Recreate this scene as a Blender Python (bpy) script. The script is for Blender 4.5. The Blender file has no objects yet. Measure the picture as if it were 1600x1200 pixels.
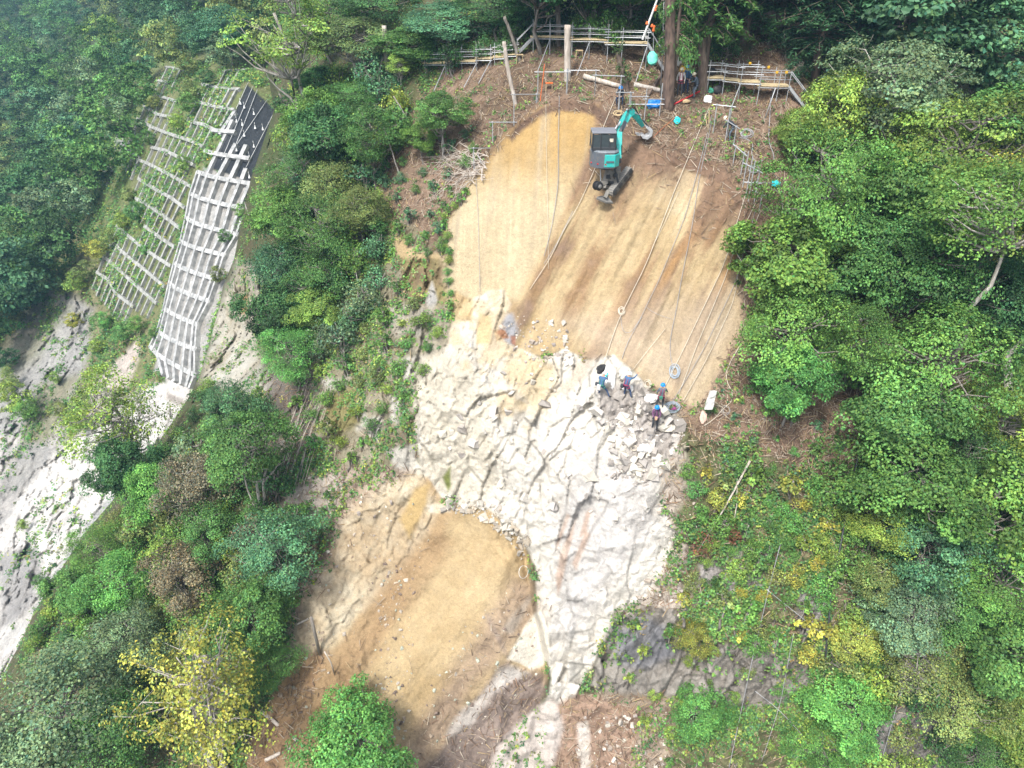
import bpy, bmesh, math, random
import numpy as np
from mathutils import Vector, Matrix
rng = np.random.default_rng(7); random.seed(7)
S = bpy.context.scene
COL = S.collection
# ------------------------------------------------------------------ camera
F = 1121.0; PITCH = math.radians(32.0); CZ = 60.0
cp, sp = math.cos(PITCH), math.sin(PITCH)
cam = bpy.data.cameras.new('camera'); camo = bpy.data.objects.new('camera', cam); COL.objects.link(camo)
cam.sensor_width = 36; cam.lens = 36 * F / 1600; cam.clip_end = 3000; cam.clip_start = 0.5
camo.location = (0, 0, CZ); camo.rotation_euler = (math.pi / 2 - PITCH, 0, 0)
S.camera = camo
# ------------------------------------------------------------------ sky and sun (bright overcast)
SUN_EL, SUN_AZ = math.radians(56), math.radians(212)   # azimuth clockwise from +Y: behind the camera, to the left
w = bpy.data.worlds.new('World'); S.world = w; w.use_nodes = True
nt = w.node_tree; bg = nt.nodes['Background']
sky = nt.nodes.new('ShaderNodeTexSky'); sky.sky_type = 'NISHITA'; sky.sun_disc = False
sky.sun_elevation = SUN_EL; sky.sun_rotation = SUN_AZ; sky.air_density = 1.0; sky.dust_density = 4.0
hs = nt.nodes.new('ShaderNodeHueSaturation'); hs.inputs['Saturation'].default_value = 0.45
nt.links.new(sky.outputs[0], hs.inputs['Color']); nt.links.new(hs.outputs[0], bg.inputs[0]); bg.inputs[1].default_value = 0.135
sl = bpy.data.lights.new('sun', 'SUN'); sl.energy = 2.5; sl.angle = math.radians(8); sl.color = (1, .965, .91)
so = bpy.data.objects.new('sun', sl); COL.objects.link(so)
sd = Vector((math.sin(SUN_AZ) * math.cos(SUN_EL), math.cos(SUN_AZ) * math.cos(SUN_EL), math.sin(SUN_EL)))
so.rotation_euler = sd.to_track_quat('Z', 'Y').to_euler(); so.location = (0, 0, 120)
S.view_settings.view_transform = 'Standard'; S.view_settings.look = 'None'; S.view_settings.gamma = 1
S.view_settings.exposure = 0.98; HAZE = 0.00062
S.render.engine = 'CYCLES'; S.cycles.max_bounces = 5; S.cycles.diffuse_bounces = 3; S.cycles.transparent_max_bounces = 6
S.cycles.glossy_bounces = 2; S.cycles.transmission_bounces = 2; S.cycles.volume_bounces = 0

# ------------------------------------------------------------------ noise (numpy)
def h3(ix, iy, iz, s):
    n = (ix.astype(np.int64) * 374761393 + iy.astype(np.int64) * 668265263 + iz.astype(np.int64) * 2147483647 + s * 974634777) & 0xffffffff
    n = ((n ^ (n >> 13)) * 1274126177) & 0xffffffff
    n = ((n ^ (n >> 16)) * 2246822519) & 0xffffffff
    return (((n ^ (n >> 13)) & 0xffffff) / 16777216.0).astype(np.float32)
def vnoise(P, sc, s=0):
    Q = P / sc; I = np.floor(Q); f = Q - I; f = f * f * (3 - 2 * f); r = 0
    for dx in (0, 1):
        for dy in (0, 1):
            for dz in (0, 1):
                wt = (f[:, 0] if dx else 1 - f[:, 0]) * (f[:, 1] if dy else 1 - f[:, 1]) * (f[:, 2] if dz else 1 - f[:, 2])
                r = r + wt * h3(I[:, 0] + dx, I[:, 1] + dy, I[:, 2] + dz, s)
    return r * 2 - 1
def fbm(P, sc, o=4, s=0, g=.5):
    r = 0; a = 1; t = 0
    for i in range(o):
        r = r + a * vnoise(P + 17.3 * i, sc, s + i); t += a; a *= g; sc = sc * .5
    return r / t
def facets(P, sc, s=0, tilt=.6):
    """angular rock blocks: every Voronoi cell is a tilted plane; returns height and edge distance (units of cell)"""
    Q = P / sc; I = np.floor(Q); n = len(P)
    d1 = np.full(n, 1e9, np.float32); d2 = np.full(n, 1e9, np.float32); hgt = np.zeros(n, np.float32)
    for dx in (-1, 0, 1):
        for dy in (-1, 0, 1):
            for dz in (-1, 0, 1):
                c0, c1, c2 = I[:, 0] + dx, I[:, 1] + dy, I[:, 2] + dz
                a = h3(c0, c1, c2, s); b = h3(c0, c1, c2, s + 1); c = h3(c0, c1, c2, s + 2)
                ex = Q[:, 0] - c0 - a; ey = Q[:, 1] - c1 - b; ez = Q[:, 2] - c2 - c
                d = ex * ex + ey * ey + ez * ez
                near = d < d1
                d2 = np.where(near, d1, np.minimum(d2, d))
                t = ((b - .5) * 2 * ex + (c - .5) * 2 * ez + (a - .5) * ey) * tilt + (h3(c0, c1, c2, s + 3) - .5) * .62
                hgt = np.where(near, t, hgt); d1 = np.where(near, d, d1)
    return hgt, np.sqrt(d2) - np.sqrt(d1)
def sstep(a, b, x):
    t = np.clip((x - a) / (b - a), 0, 1); return t * t * (3 - 2 * t)

# ------------------------------------------------------------------ rays
def raydir(px, py):
    u = (np.asarray(px, float) - 800) / F; v = (600 - np.asarray(py, float)) / F
    return np.stack([u, cp + v * sp, -sp + v * cp], -1)
def world(px, py, t): return np.array([0, 0, CZ]) + raydir(px, py) * np.asarray(t)[..., None]
def project(P):
    x, y, z = P[..., 0], P[..., 1], P[..., 2] - CZ
    t = y * cp - z * sp; v = (y * sp + z * cp) / t; u = x / t
    return 800 + u * F, 600 - v * F, t

# ------------------------------------------------------------------ base depth of the two hillsides (metres from control points)
def tps(ctrl, lam=1e-3):
    C = np.array(ctrl, float); X = C[:, :2] / 400; z = np.log(C[:, 2]); n = len(C)
    def K(A, B):
        r2 = ((A[:, None] - B[None]) ** 2).sum(-1); return .5 * r2 * np.log(r2 + 1e-9)
    M = np.zeros((n + 3, n + 3)); M[:n, :n] = K(X, X) + lam * np.eye(n); M[:n, n] = 1; M[:n, n + 1:] = X
    M[n, :n] = 1; M[n + 1:, :n] = X.T
    w_ = np.linalg.solve(M, np.concatenate([z, [0, 0, 0]]))
    def f(px, py):
        q = np.stack([px, py], -1).reshape(-1, 2) / 400; o = np.empty(len(q))
        for i in range(0, len(q), 60000):
            k = K(q[i:i + 60000], X); o[i:i + 60000] = k @ w_[:n] + w_[n] + q[i:i + 60000] @ w_[n + 1:]
        return np.exp(o).reshape(np.shape(px))
    return f
NEAR = [(950,165,47),(950,80,50),(950,0,55),(950,330,45),(950,450,44.5),(950,560,43.4),(960,620,41.5),(950,700,41),(950,800,41),
 (950,900,41.5),(950,1000,42.5),(950,1100,43.5),(950,1200,44),(840,200,47.5),(840,80,52),(840,0,58),(830,330,45.8),(830,450,45),(820,560,43.6),
 (820,650,42.8),(820,740,43),(820,850,43.5),(860,950,42.6),(880,1050,43.5),(860,1200,45),(740,270,48),(720,350,47),(715,450,46.3),(690,560,44.8),
 (665,650,45),(690,760,46.3),(760,780,44.8),(640,330,51),(640,250,53),(640,130,57),(640,20,62),(600,450,50),(600,560,48.5),(560,680,49),(600,760,47.5),(500,800,49),(450,900,47),
 (400,1000,46),(380,1200,43),(500,1100,43.5),(560,950,46),(520,450,54),(500,330,58),(500,200,65),(520,60,72),(430,420,62),(430,620,56),(380,520,70),(350,700,54),(280,800,53),(230,950,52),(120,1050,52),
 (50,1180,50),(200,1200,46),(450,120,78),(440,0,95),(400,250,74),(1040,640,41),(1080,600,42),(1150,550,42.5),(1165,450,43.5),(1160,300,44.8),(1140,210,46.2),(1120,120,49),(1100,40,52),
 (1230,140,48.5),(1300,80,51.5),(1250,650,41),(1150,720,40.8),(1200,800,41),(1200,950,41.3),(1200,1060,42.4),(1200,1200,44.5),(1050,900,41.3),(1060,1000,42.4),(1040,1100,43),(1400,700,41.5),(1400,900,41),(1400,1100,42),
 (1400,1200,43.5),(1550,500,46),(1550,200,50),(1550,50,56),(1550,900,43),(1550,1200,45),(1400,400,45),(1400,200,49),(1400,30,56),(1300,500,43.6),
 (1900,200,55),(1900,700,49),(1900,1200,49),(-200,1300,55),(800,-250,85),(1600,-250,85),(300,-250,160),(900,1450,43),(1500,1450,46),(300,1450,40),(2000,1450,52)]
MID = [(420,150,92),(380,120,95),(440,230,86),(400,300,84),(350,400,82),(320,500,80),(290,600,79),(250,650,80),(300,300,89),(270,400,90),(200,300,103),(150,430,101),(230,200,108),(250,110,122),
 (330,60,125),(420,40,118),(500,-20,120),(180,480,98),(100,500,104),(40,600,98),(150,600,90),(200,700,83),(100,700,88),(20,750,88),(100,850,77),(0,950,78),(0,1060,72),(60,980,72),(120,350,118),(60,440,112),
 (60,300,140),(0,400,125),(130,220,140),(60,150,178),(0,250,165),(160,110,165),(0,100,235),(100,50,235),(60,0,290),(180,30,210),(250,20,170),(320,-40,160),(0,-20,310),(200,-100,300),
 (-300,500,120),(-300,100,240),(-300,900,90),(-200,1200,75),(100,1200,66),(300,1100,66),(400,800,70),(420,600,76),(300,-250,330),(-300,-250,400),(600,-250,220)]
fN, fM = tps(NEAR), tps(MID)

def polymask(px, py, poly, feather, wob=None):
    """soft 0..1 mask of a polygon given in photo pixels"""
    P = np.array(poly, float); out = np.zeros(px.shape, np.float32)
    g = feather + 30
    sel = (px > P[:, 0].min() - g) & (px < P[:, 0].max() + g) & (py > P[:, 1].min() - g) & (py < P[:, 1].max() + g)
    x, y = px[sel], py[sel]
    if not len(x): return out
    d = np.full(len(x), 1e9); ins = np.zeros(len(x), bool)
    for i in range(len(P)):
        ax, ay = P[i]; bx, by = P[(i + 1) % len(P)]
        dx, dy = bx - ax, by - ay; L = dx * dx + dy * dy + 1e-9
        tt = np.clip(((x - ax) * dx + (y - ay) * dy) / L, 0, 1)
        d = np.minimum(d, np.hypot(x - ax - tt * dx, y - ay - tt * dy))
        c = ((ay > y) != (by > y)) & (x < dx * (y - ay) / (dy if dy else 1e-9) + ax); ins ^= c
    sdist = np.where(ins, d, -d)
    if wob is not None: sdist = sdist + wob[sel]
    out[sel] = sstep(-feather, feather, sdist); return out

SILH = [(455,-400),(450,40),(425,110),(437,172),(425,205),(398,285),(372,405),(352,450),(318,590),(302,625),(262,690),(215,740),(185,790),(140,840),(100,900),(62,960),(40,1010),(0,1085),(-400,1330),(-400,1900),(2600,1900),(2600,-400)]
SCREE = [(640,752),(668,745),(690,780),(735,795),(762,795),(795,822),(815,842),(828,868),(833,900),(836,960),(850,1020),(858,1060),(853,1088),(815,1120),(775,1160),(760,1215),(760,1600),(250,1600),(400,1210),(440,1080),(480,1000),(520,900),(560,850),(600,790)]
def gaxis(lo, a, b, hi, st, co):
    return np.concatenate([np.arange(lo, a, co), np.arange(a, b, st), np.arange(b, hi + 1, co)])
# near hillside grid
gx = gaxis(-420, 0, 1600, 2080, 2.0, 12.); gy = gaxis(-300, 0, 1200, 1500, 2.0, 12.)
NX, NY = np.meshgrid(gx, gy); nsh = NX.shape; NX = NX.ravel(); NY = NY.ravel()
D1 = fN(NX, NY)
P0 = world(NX, NY, D1).astype(np.float32)
wobN = fbm(P0, 3.0, 4, 11) * 14
# scree lies behind and below the overhanging cliff
scree = polymask(NX, NY, SCREE, 6, wobN * .8)
leftedge = 0
dsc = 46.6 - (NY - 780) * .0115
bl = np.maximum(sstep(785, 930, NY + (640 - NX) * .2), sstep(775, 850, NX))
tgt = .25 * D1 + .75 * np.maximum(dsc, D1 + .3) + np.clip((NX - 780) / 75, 0, 1) * 1.5
D1 = D1 + (tgt - D1) * scree * bl
nearm = polymask(NX, NY, SILH, 3, wobN * .5)
def outdist(px, py, poly):
    P = np.array(poly, float); d = np.full(px.shape, 1e9)
    for i in range(len(P)):
        ax, ay = P[i]; bx, by = P[(i + 1) % len(P)]; dx, dy = bx - ax, by - ay
        tt = np.clip(((px - ax) * dx + (py - ay) * dy) / (dx * dx + dy * dy + 1e-9), 0, 1)
        d = np.minimum(d, np.hypot(px - ax - tt * dx, py - ay - tt * dy))
    return d
od = np.where(nearm < .5, outdist(NX, NY, SILH), 0)
D1 = D1 + od * 1.6
P0 = world(NX, NY, D1).astype(np.float32)
# mid hillside grid
mx = gaxis(-500, 0, 480, 700, 2.0, 10.); my = gaxis(-300, 0, 1150, 1400, 2.0, 10.)
MX, MY = np.meshgrid(mx, my); msh = MX.shape; MX = MX.ravel(); MY = MY.ravel()
D2 = fM(MX, MY); Q0 = world(MX, MY, D2).astype(np.float32); wobM = fbm(Q0, 7.0, 4, 31) * 14
# ------------------------------------------------------------------ what the ground is made of, region by region
class Paint:
    def __init__(s, px, py, P, wob):
        s.px, s.py, s.P, s.wob = px, py, P, wob; n = len(px)
        s.n1 = fbm(P, 5.0, 5, 51); s.n2 = fbm(P, 1.2, 4, 61); s.n3 = vnoise(P, .35, 71)
        s.col = np.zeros((n, 3), np.float32); s.rock = np.zeros(n, np.float32); s.veg = np.zeros(n, np.float32); s.lit = np.zeros(n, np.float32); s.rough = np.full(n, .12, np.float32)
    def put(s, poly, feather, wobk, c1, c2, rock=0, veg=0, lit=0, rough=.1, mix=None, op=1.0, thr=None):
        m = np.ones(len(s.px), np.float32) if poly is None else polymask(s.px, s.py, poly, feather, s.wob * wobk)
        m = m * op
        if thr is not None: m = m * thr
        k = (np.clip(.5 + .9 * s.n1 + .55 * s.n2 + .25 * s.n3, 0, 1) if mix is None else mix)[:, None]
        c = np.array(c1, np.float32) * (1 - k) + np.array(c2, np.float32) * k
        m1 = m[:, None]; s.col = s.col * (1 - m1) + c * m1
        for nm, v in (('rock', rock), ('veg', veg), ('lit', lit), ('rough', rough)):
            a = getattr(s, nm); setattr(s, nm, (a * (1 - m) + np.asarray(v, np.float32) * m).astype(np.float32))
        return m
TANC, TAND = (.425, .33, .195), (.32, .235, .125)
WHT, WHT2 = (.62, .59, .53), (.50, .47, .415)
BRN, BRN2 = (.20, .135, .095), (.10, .066, .046)
LIT1, LIT2 = (.25, .175, .125), (.12, .085, .058)
GRN1, GRN2 = (.06, .085, .03), (.10, .085, .05)
GRY, GRY2 = (.27, .265, .26), (.15, .145, .145)
A = Paint(NX, NY, P0, wobN)
A.put(None, 0, 0, GRN1, GRN2, veg=.8, lit=.3, rough=.25)
# cleared brown slope around the scar
A.put([(600,230),(660,150),(700,90),(830,78),(1010,70),(1110,95),(1180,80),(1260,110),(1260,230),(1215,330),(1200,480),(1200,560),(1290,590),(1420,430),(1500,380),(1560,600),(1380,700),(1300,760),(1180,700),(1100,690),(1060,660),(1000,600),(900,300),(740,300),(700,420),(640,400),(600,330)], 12, 1, LIT1, LIT2, veg=.10, lit=1, rough=.22)
A.put([(1180,0),(1290,0),(1290,110),(1180,110)], 15, 1, LIT1, LIT2, veg=.2, lit=1, rough=.2)
A.put([(590,250),(640,260),(700,300),(700,430),(640,420),(600,350)], 16, 1, LIT1, LIT2, veg=.35, lit=1, rough=.22)
# vegetated steps left of the scar, with pale rock showing through
A.put([(560,400),(640,330),(700,430),(700,540),(650,640),(655,740),(560,740),(470,760),(430,700),(400,600),(480,500)], 14, 1, (.30,.27,.20), (.14,.13,.07), rock=.75, veg=.62, lit=.35, rough=.3)
A.put([(603,335),(625,350),(650,395),(690,395),(690,415),(655,425),(618,395)], 5, .4, TANC, TAND, veg=.1, rough=.1)
A.put([(625,405),(700,405),(708,480),(700,525),(680,520),(640,470)], 6, .5, (.17,.12,.075), (.24,.21,.09), rock=1, veg=.15, rough=.25)
A.put([(664,470),(675,440),(684,470),(672,500)], 3, .2, WHT2, GRY, rock=1)
A.put([(610,480),(700,475),(706,560),(680,580),(640,545),(610,520)], 8, 1, (.40,.38,.33), (.25,.22,.16), rock=1, veg=.25, rough=.3)
for q in ([(500,590),(545,590),(540,622),(515,625)], [(550,630),(560,620),(575,660),(558,672)], [(580,655),(596,650),(590,690),(578,680)], [(610,620),(622,620),(620,660),(612,655)], [(600,705),(650,690),(655,740),(620,730)], [(620,560),(665,555),(650,590),(625,590)]):
    A.put(q, 5, .6, (.50,.48,.43), (.33,.31,.27), rock=1, veg=.15, rough=.25)
A.put([(510,610),(560,600),(560,660),(530,680),(505,640)], 8, .8, (.26,.22,.10), (.17,.16,.07), rock=.8, veg=.35)
# dark gully with hanging vines at far left, and the jointed rock wall beside the frames
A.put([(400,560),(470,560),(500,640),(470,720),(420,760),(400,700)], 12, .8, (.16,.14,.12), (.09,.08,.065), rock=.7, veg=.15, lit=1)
A.put([(372,405),(400,420),(415,470),(400,520),(420,600),(400,650),(340,600),(310,600),(345,470)], 8, .7, (.44,.42,.37), (.28,.25,.18), rock=1.2, veg=.4, rough=.4)
A.put([(372,462),(388,460),(386,490),(374,490)], 4, .3, (.36,.25,.10), (.28,.17,.08), rock=1)
# debris fan left of the landslide
A.put([(435,790),(470,745),(560,728),(645,742),(660,780),(600,820),(560,880),(520,930),(480,1010),(455,960),(430,860)], 9, 1, (.36,.29,.24), (.20,.15,.12), rock=.25, veg=.28, lit=.8, rough=.3)
A.put([(440,770),(480,745),(540,745),(520,790),(470,820),(440,810)], 8, 1, (.42,.38,.33), (.24,.20,.17), rock=.5, veg=.25, lit=.5, rough=.4)
A.put([(560,760),(640,745),(655,775),(600,812),(560,850),(520,850)], 8, 1, (.46,.38,.30), (.32,.25,.18), rock=.45, veg=.07, lit=.4, rough=.3)
# pinkish scree of the lower gully
mS = A.put(SCREE, 3, .8, TANC, TAND, rough=.12)
# upper right vegetated steep face
A.put([(1060,660),(1100,690),(1180,700),(1300,760),(1330,800),(1300,1200),(900,1200),(920,1090),(960,980),(1050,880),(1030,760)], 10, 1, (.19,.18,.10), (.10,.11,.05), rock=.6, veg=1.0, lit=.35, rough=.3)
A.put([(1070,640),(1180,590),(1250,600),(1300,740),(1180,700),(1080,690)], 12, 1, LIT1, (.16,.11,.08), veg=.22, lit=1, rough=.25)
A.put([(1030,700),(1075,690),(1085,760),(1060,800),(1090,870),(1060,900),(1100,960),(1000,990),(960,960),(1020,880),(1030,780)], 9, 1.1, (.50,.45,.39), (.33,.28,.23), rock=.5, veg=.28, lit=.5, rough=.4)
A.put([(950,965),(1050,950),(1120,1000),(1250,1030),(1280,1080),(1180,1110),(1050,1085),(950,1090),(920,1070)], 7, .8, (.33,.305,.27), (.19,.175,.155), rock=1.6, veg=.14, rough=.4)
A.put([(960,985),(1010,965),(1050,980),(1060,1020),(1010,1045),(960,1040)], 8, .8, (.23,.23,.235), (.14,.14,.15), rock=1.4, veg=.08, rough=.3)
A.put([(905,1090),(950,1080),(1060,1100),(1050,1200),(900,1220)], 9, 1, (.34,.28,.22), (.21,.165,.12), rock=.3, veg=.3, lit=.6, rough=.3)
A.put([(1350,1150),(1420,1100),(1560,1130),(1540,1220),(1350,1220)], 12, 1, (.27,.255,.24), (.16,.15,.14), rock=1.5, veg=.2, rough=.3)
for q in ([(1160,875),(1192,885),(1190,925),(1165,920)], [(1325,945),(1350,930),(1350,980),(1330,985)], [(1135,850),(1160,860),(1150,935),(1130,910)], [(1250,920),(1285,940),(1270,1000),(1245,980)], [(1360,870),(1400,880),(1385,900),(1360,895)],[(1090,880),(1130,870),(1120,910),(1090,915)]):
    A.put(q, 6, .7, (.36,.34,.32), (.22,.2,.19), rock=1.1, veg=.08)
# the freshly scraped scar
SCAR = [(790,222),(815,190),(845,172),(880,163),(925,168),(948,190),(962,215),(1000,225),(1060,262),(1125,290),(1172,350),(1150,400),(1160,500),(1128,575),(1085,640),(1010,600),(940,565),(880,555),(800,560),(760,480),(712,462),(700,400),(703,345),(735,275)]
A.put(SCAR, 6, .7, TANC, TAND, rough=.11)
# reddish dark soil at the head and the right shoulder
A.put([(800,200),(845,166),(880,158),(930,164),(955,190),(1000,222),(1060,240),(1130,262),(1190,340),(1160,420),(1140,330),(1090,300),(1040,280),(985,262),(950,235),(925,185),(880,175),(845,182)], 14, 1.1, (.23,.15,.10), (.115,.075,.055), rough=.25, lit=.25)
# streaks left by the machine: run down the fall line, upper right to lower left (left part: straight down)
def streak(P, a, b, across, s):
    d = (world(*b) - world(*a)); d /= np.linalg.norm(d); x = np.array([1., 0, 0]); x = x - d * (x @ d); x /= np.linalg.norm(x); z = np.cross(d, x)
    Q = np.stack([P @ d / 9., P @ x / across, P @ z / 30.], -1).astype(np.float32)
    return fbm(Q, 1.0, 4, s)
st1 = streak(P0, (1100, 280, 45), (970, 540, 43.6), 1.0, 81); st2 = streak(P0, (840, 200, 47), (815, 440, 45), .5, 91)
st3 = streak(P0, (800, 840, 45), (600, 1150, 42.5), 1.1, 95)
mLeft = polymask(NX, NY, [(780,220),(845,165),(935,165),(925,230),(860,370),(810,470),(700,470),(690,400),(703,345)], 8, wobN * .3)
scarm = polymask(NX, NY, SCAR, 3, wobN * .45)
rightm = scarm * (1 - mLeft)
A.put(None, 0, 0, (.30,.19,.095), (.21,.145,.10), rough=.1, thr=rightm * sstep(-.06, .34, st1 + .25 * A.n2 + (NX - 950) / 1500 - (NY - 330) / 1600))
A.put(None, 0, 0, (.46,.38,.25), (.40,.305,.18), rough=.06, thr=rightm * sstep(.08, .4, -st1 - .1))
A.put(None, 0, 0, (.40,.23,.09), (.34,.20,.08), rough=.08, thr=rightm * sstep(.1, .5, st1 + (NX - 1080) / 260 - (NY - 380) ** 2 / 40000.))
A.put([(880,500),(1000,480),(1150,440),(1160,520),(1090,640),(1000,600),(930,560)], 40, 1, (.40,.33,.25), (.34,.27,.19), rough=.08, op=.75)
A.put(None, 0, 0, (.41,.275,.11), (.34,.22,.085), rough=.07, thr=mLeft * sstep(300, 190, NY + A.wob + 60 * st2) * .85)
A.put(None, 0, 0, (.46,.385,.255), (.41,.34,.22), rough=.06, thr=mLeft * sstep(250, 350, NY + A.wob * 2) * .8)
A.put(None, 0, 0, (.36,.30,.22), (.33,.26,.16), rough=.07, thr=mLeft * sstep(.15, .5, st2) * .6)
sl_ = NY - (212 + (NX - 955) * .50)
A.put(None, 0, 0, (.26,.17,.11), (.15,.10,.07), rough=.2, lit=.12, thr=rightm * (1 - sstep(0, 130, sl_ + A.wob * 1.3 - 130 * st1)) * .92)
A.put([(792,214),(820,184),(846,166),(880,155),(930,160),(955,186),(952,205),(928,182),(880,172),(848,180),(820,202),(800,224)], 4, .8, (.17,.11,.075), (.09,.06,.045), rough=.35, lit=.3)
# white broken rock
WHITE = [(712,500),(722,475),(765,450),(790,448),(800,475),(775,520),(800,545),(850,560),(880,545),(920,560),(960,552),(1000,590),(1040,650),(1072,660),(1062,700),(1035,720),(1030,790),(1060,830),(1045,880),(1010,930),(960,950),(945,1000),(905,1080),(900,1130),(880,1240),(760,1240),(790,1165),(850,1095),(860,1060),(850,1010),(838,960),(834,890),(815,842),(795,822),(762,795),(735,793),(715,790),(690,778),(660,735),(645,690),(655,640),(672,585),(700,540)]
A.put(WHITE, 3, .8, WHT, WHT2, rock=1, rough=.3)
A.put([(660,560),(720,540),(760,620),(780,760),(740,790),(690,778),(655,735),(648,660)], 15, 1, (.56,.52,.44), (.46,.42,.34), rock=1, rough=.3)
A.put([(712,455),(740,470),(735,500),(712,500),(704,470)], 4, .4, (.33,.20,.10), (.45,.36,.2), rock=1, rough=.2)
A.put([(750,490),(768,495),(768,536),(745,536)], 3, .2, (.45,.34,.18), (.42,.31,.16), rock=.5, rough=.1)
A.put([(768,493),(800,490),(808,520),(795,545),(765,545),(772,515)], 5, .5, (.33,.33,.34), (.27,.27,.28), rock=.8, rough=.3)
A.put([(772,516),(788,514),(795,528),(776,532)], 2, .15, (.34,.17,.09), (.27,.14,.08), rock=.6, rough=.1)
A.put([(798,525),(806,525),(805,540),(799,536)], 2, .1, (.33,.19,.13), (.27,.14,.1), rock=.6, rough=.1)
A.put([(790,560),(870,565),(880,600),(860,640),(830,660),(800,620),(785,590)], 14, 1.2, (.52,.43,.29), (.42,.35,.24), rock=.8, rough=.3)
A.put(None, 0, 0, (.53,.42,.27), (.47,.37,.22), rock=.6, rough=.2, thr=polymask(NX, NY, WHITE, 3, wobN * .8) * sstep(.12, .4, A.n1 * .8 + A.n2 * .6 - np.abs(NX - 800) / 300 - (NY - 620) / 500) * .7)
A.put([(930,600),(1000,600),(1075,655),(1060,705),(1010,745),(960,740),(990,690),(940,640)], 10, 1, (.40,.37,.345), (.30,.27,.24), rock=1.3, rough=.35)
A.put([(855,620),(905,560),(940,555),(910,600),(890,615)], 8, .6, (.40,.33,.25), (.36,.3,.24), rough=.15, op=.8)
A.put([(900,720),(1030,720),(1030,830),(960,900),(900,1000),(870,1000),(865,900),(860,800)], 25, 1, (.52,.50,.475), (.38,.36,.335), rock=.9, rough=.3)
A.put([(865,1100),(905,1080),(1000,1110),(990,1220),(850,1220)], 7, .7, (.33,.23,.17), (.22,.15,.105), rock=.35, rough=.4, lit=.5)
A.put([(902,1130),(918,1125),(925,1200),(908,1220)], 4, .6, (.5,.45,.4), (.42,.38,.33), rock=.4, rough=.3)
A.put([(690,745),(704,728),(706,760),(700,770)], 3, .3, (.20,.21,.06), (.14,.16,.05), rock=.6, veg=.5)
for q in ([(868,900),(876,860),(900,810),(893,850),(872,930)], [(893,880),(915,830),(922,835),(900,890)], [(885,800),(892,805),(870,860),(868,850)], [(915,800),(925,795),(915,835),(905,840)]):
    A.put(q, 3, .3, (.36,.24,.17), (.42,.34,.28), rock=.8, rough=.3, op=.8)
# scree detail
sc_in = polymask(NX, NY, SCREE, 4, wobN * .8)
A.put(None, 0, 0, (.37,.265,.15), (.31,.22,.12), rough=.22, lit=.1, thr=sc_in * sstep(-.05, .35, st3 + .35 * A.n2 - np.abs(NX - 640 + (NY - 870) * .52) / 110 + .45))
A.put([(650,748),(690,785),(668,830),(610,905),(545,985),(495,1045),(440,1090),(438,1020),(470,950),(505,880),(540,820),(590,770)], 12, 1.3, (.50,.44,.33), (.36,.28,.18), rock=.75, rough=.4, op=.95)
A.put([(690,815),(705,850),(650,930),(560,1060),(480,1200),(430,1200),(500,1060),(600,920)], 16, 1.2, (.31,.215,.12), (.25,.165,.09), rough=.35, op=.8)
A.put([(650,765),(672,755),(665,790),(640,840),(625,812)], 5, .5, (.40,.29,.14), (.36,.26,.12), rough=.06)
A.put([(668,790),(700,785),(705,800),(672,803)], 4, .4, WHT, TANC, rock=.3, rough=.3)
A.put([(520,1015),(495,1075),(470,1130),(430,1200),(380,1200),(430,1060),(470,1010)], 10, 1, (.33,.22,.12), (.22,.14,.08), rough=.4, lit=.5)
A.put([(762,800),(812,838),(832,880),(835,950),(800,900),(770,860)], 8, .8, (.35,.245,.125), (.43,.33,.19), rock=.2, rough=.25)  # darker brown here and next line also stands in for the cliff's shade
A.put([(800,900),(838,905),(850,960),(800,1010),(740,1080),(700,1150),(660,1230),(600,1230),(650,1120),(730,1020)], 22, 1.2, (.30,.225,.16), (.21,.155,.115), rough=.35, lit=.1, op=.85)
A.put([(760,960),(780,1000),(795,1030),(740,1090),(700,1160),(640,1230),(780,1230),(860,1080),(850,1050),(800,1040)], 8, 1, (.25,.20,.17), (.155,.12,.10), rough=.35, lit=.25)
A.put([(800,1040),(830,1050),(815,1062),(775,1080),(740,1120),(700,1150),(725,1110),(765,1070),(780,1045)], 7, .9, (.52,.49,.45), (.38,.34,.30), rough=.35, rock=.2, op=.9)
A.put([(846,955),(836,958),(818,985),(800,1015),(792,1030),(812,1036),(830,1048),(846,1042),(860,1026),(858,985)], 3, .25, (.60,.56,.48), (.56,.52,.44), rough=.05)
A.put([(868,1080),(815,1125),(775,1165),(765,1220),(860,1220),(880,1140)], 6, .8, (.50,.45,.41), (.36,.31,.27), rock=.3, veg=.08, rough=.45)
# blue-grey seepage where rock meets loose soil
A.put([(785,985),(825,930),(832,935),(800,990)], 5, .4, (.33,.30,.26), (.29,.26,.22), rough=.1, op=.6)
# displacement of the near hillside
fz = (A.rock + (A.veg > .3) * .15)
sel = fz > .03
hh = np.zeros(len(NX), np.float32); cr = np.ones(len(NX), np.float32)
dj = (world(1010, 560, 43.) - world(930, 760, 41.)); dj /= np.linalg.norm(dj); xj = np.array([1., 0, 0]); xj -= dj * dj[0]; xj /= np.linalg.norm(xj); zj = np.cross(dj, xj)
Pa = (P0[sel] + .15 * np.stack([vnoise(P0[sel], 1.3, 5), vnoise(P0[sel], 1.3, 6), vnoise(P0[sel], 1.3, 7)], -1)); Pa = np.stack([Pa @ xj * 1.25, Pa @ zj * .9, Pa @ dj * .55], -1).astype(np.float32)
h1, e1 = facets(Pa, 1.0, 101, .9); h2, e2 = facets(Pa * np.array([1.1, 1, .8]), .40, 131, .8); hbig, e0 = facets(Pa, 3.0, 151, .8)
am = np.clip(.62 + 1.3 * fbm(P0[sel], 4.5, 2, 191), .12, 1.3); a2m = np.clip(.8 - 1.2 * fbm(P0[sel], 3.0, 2, 193), .3, 1.5)
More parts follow.
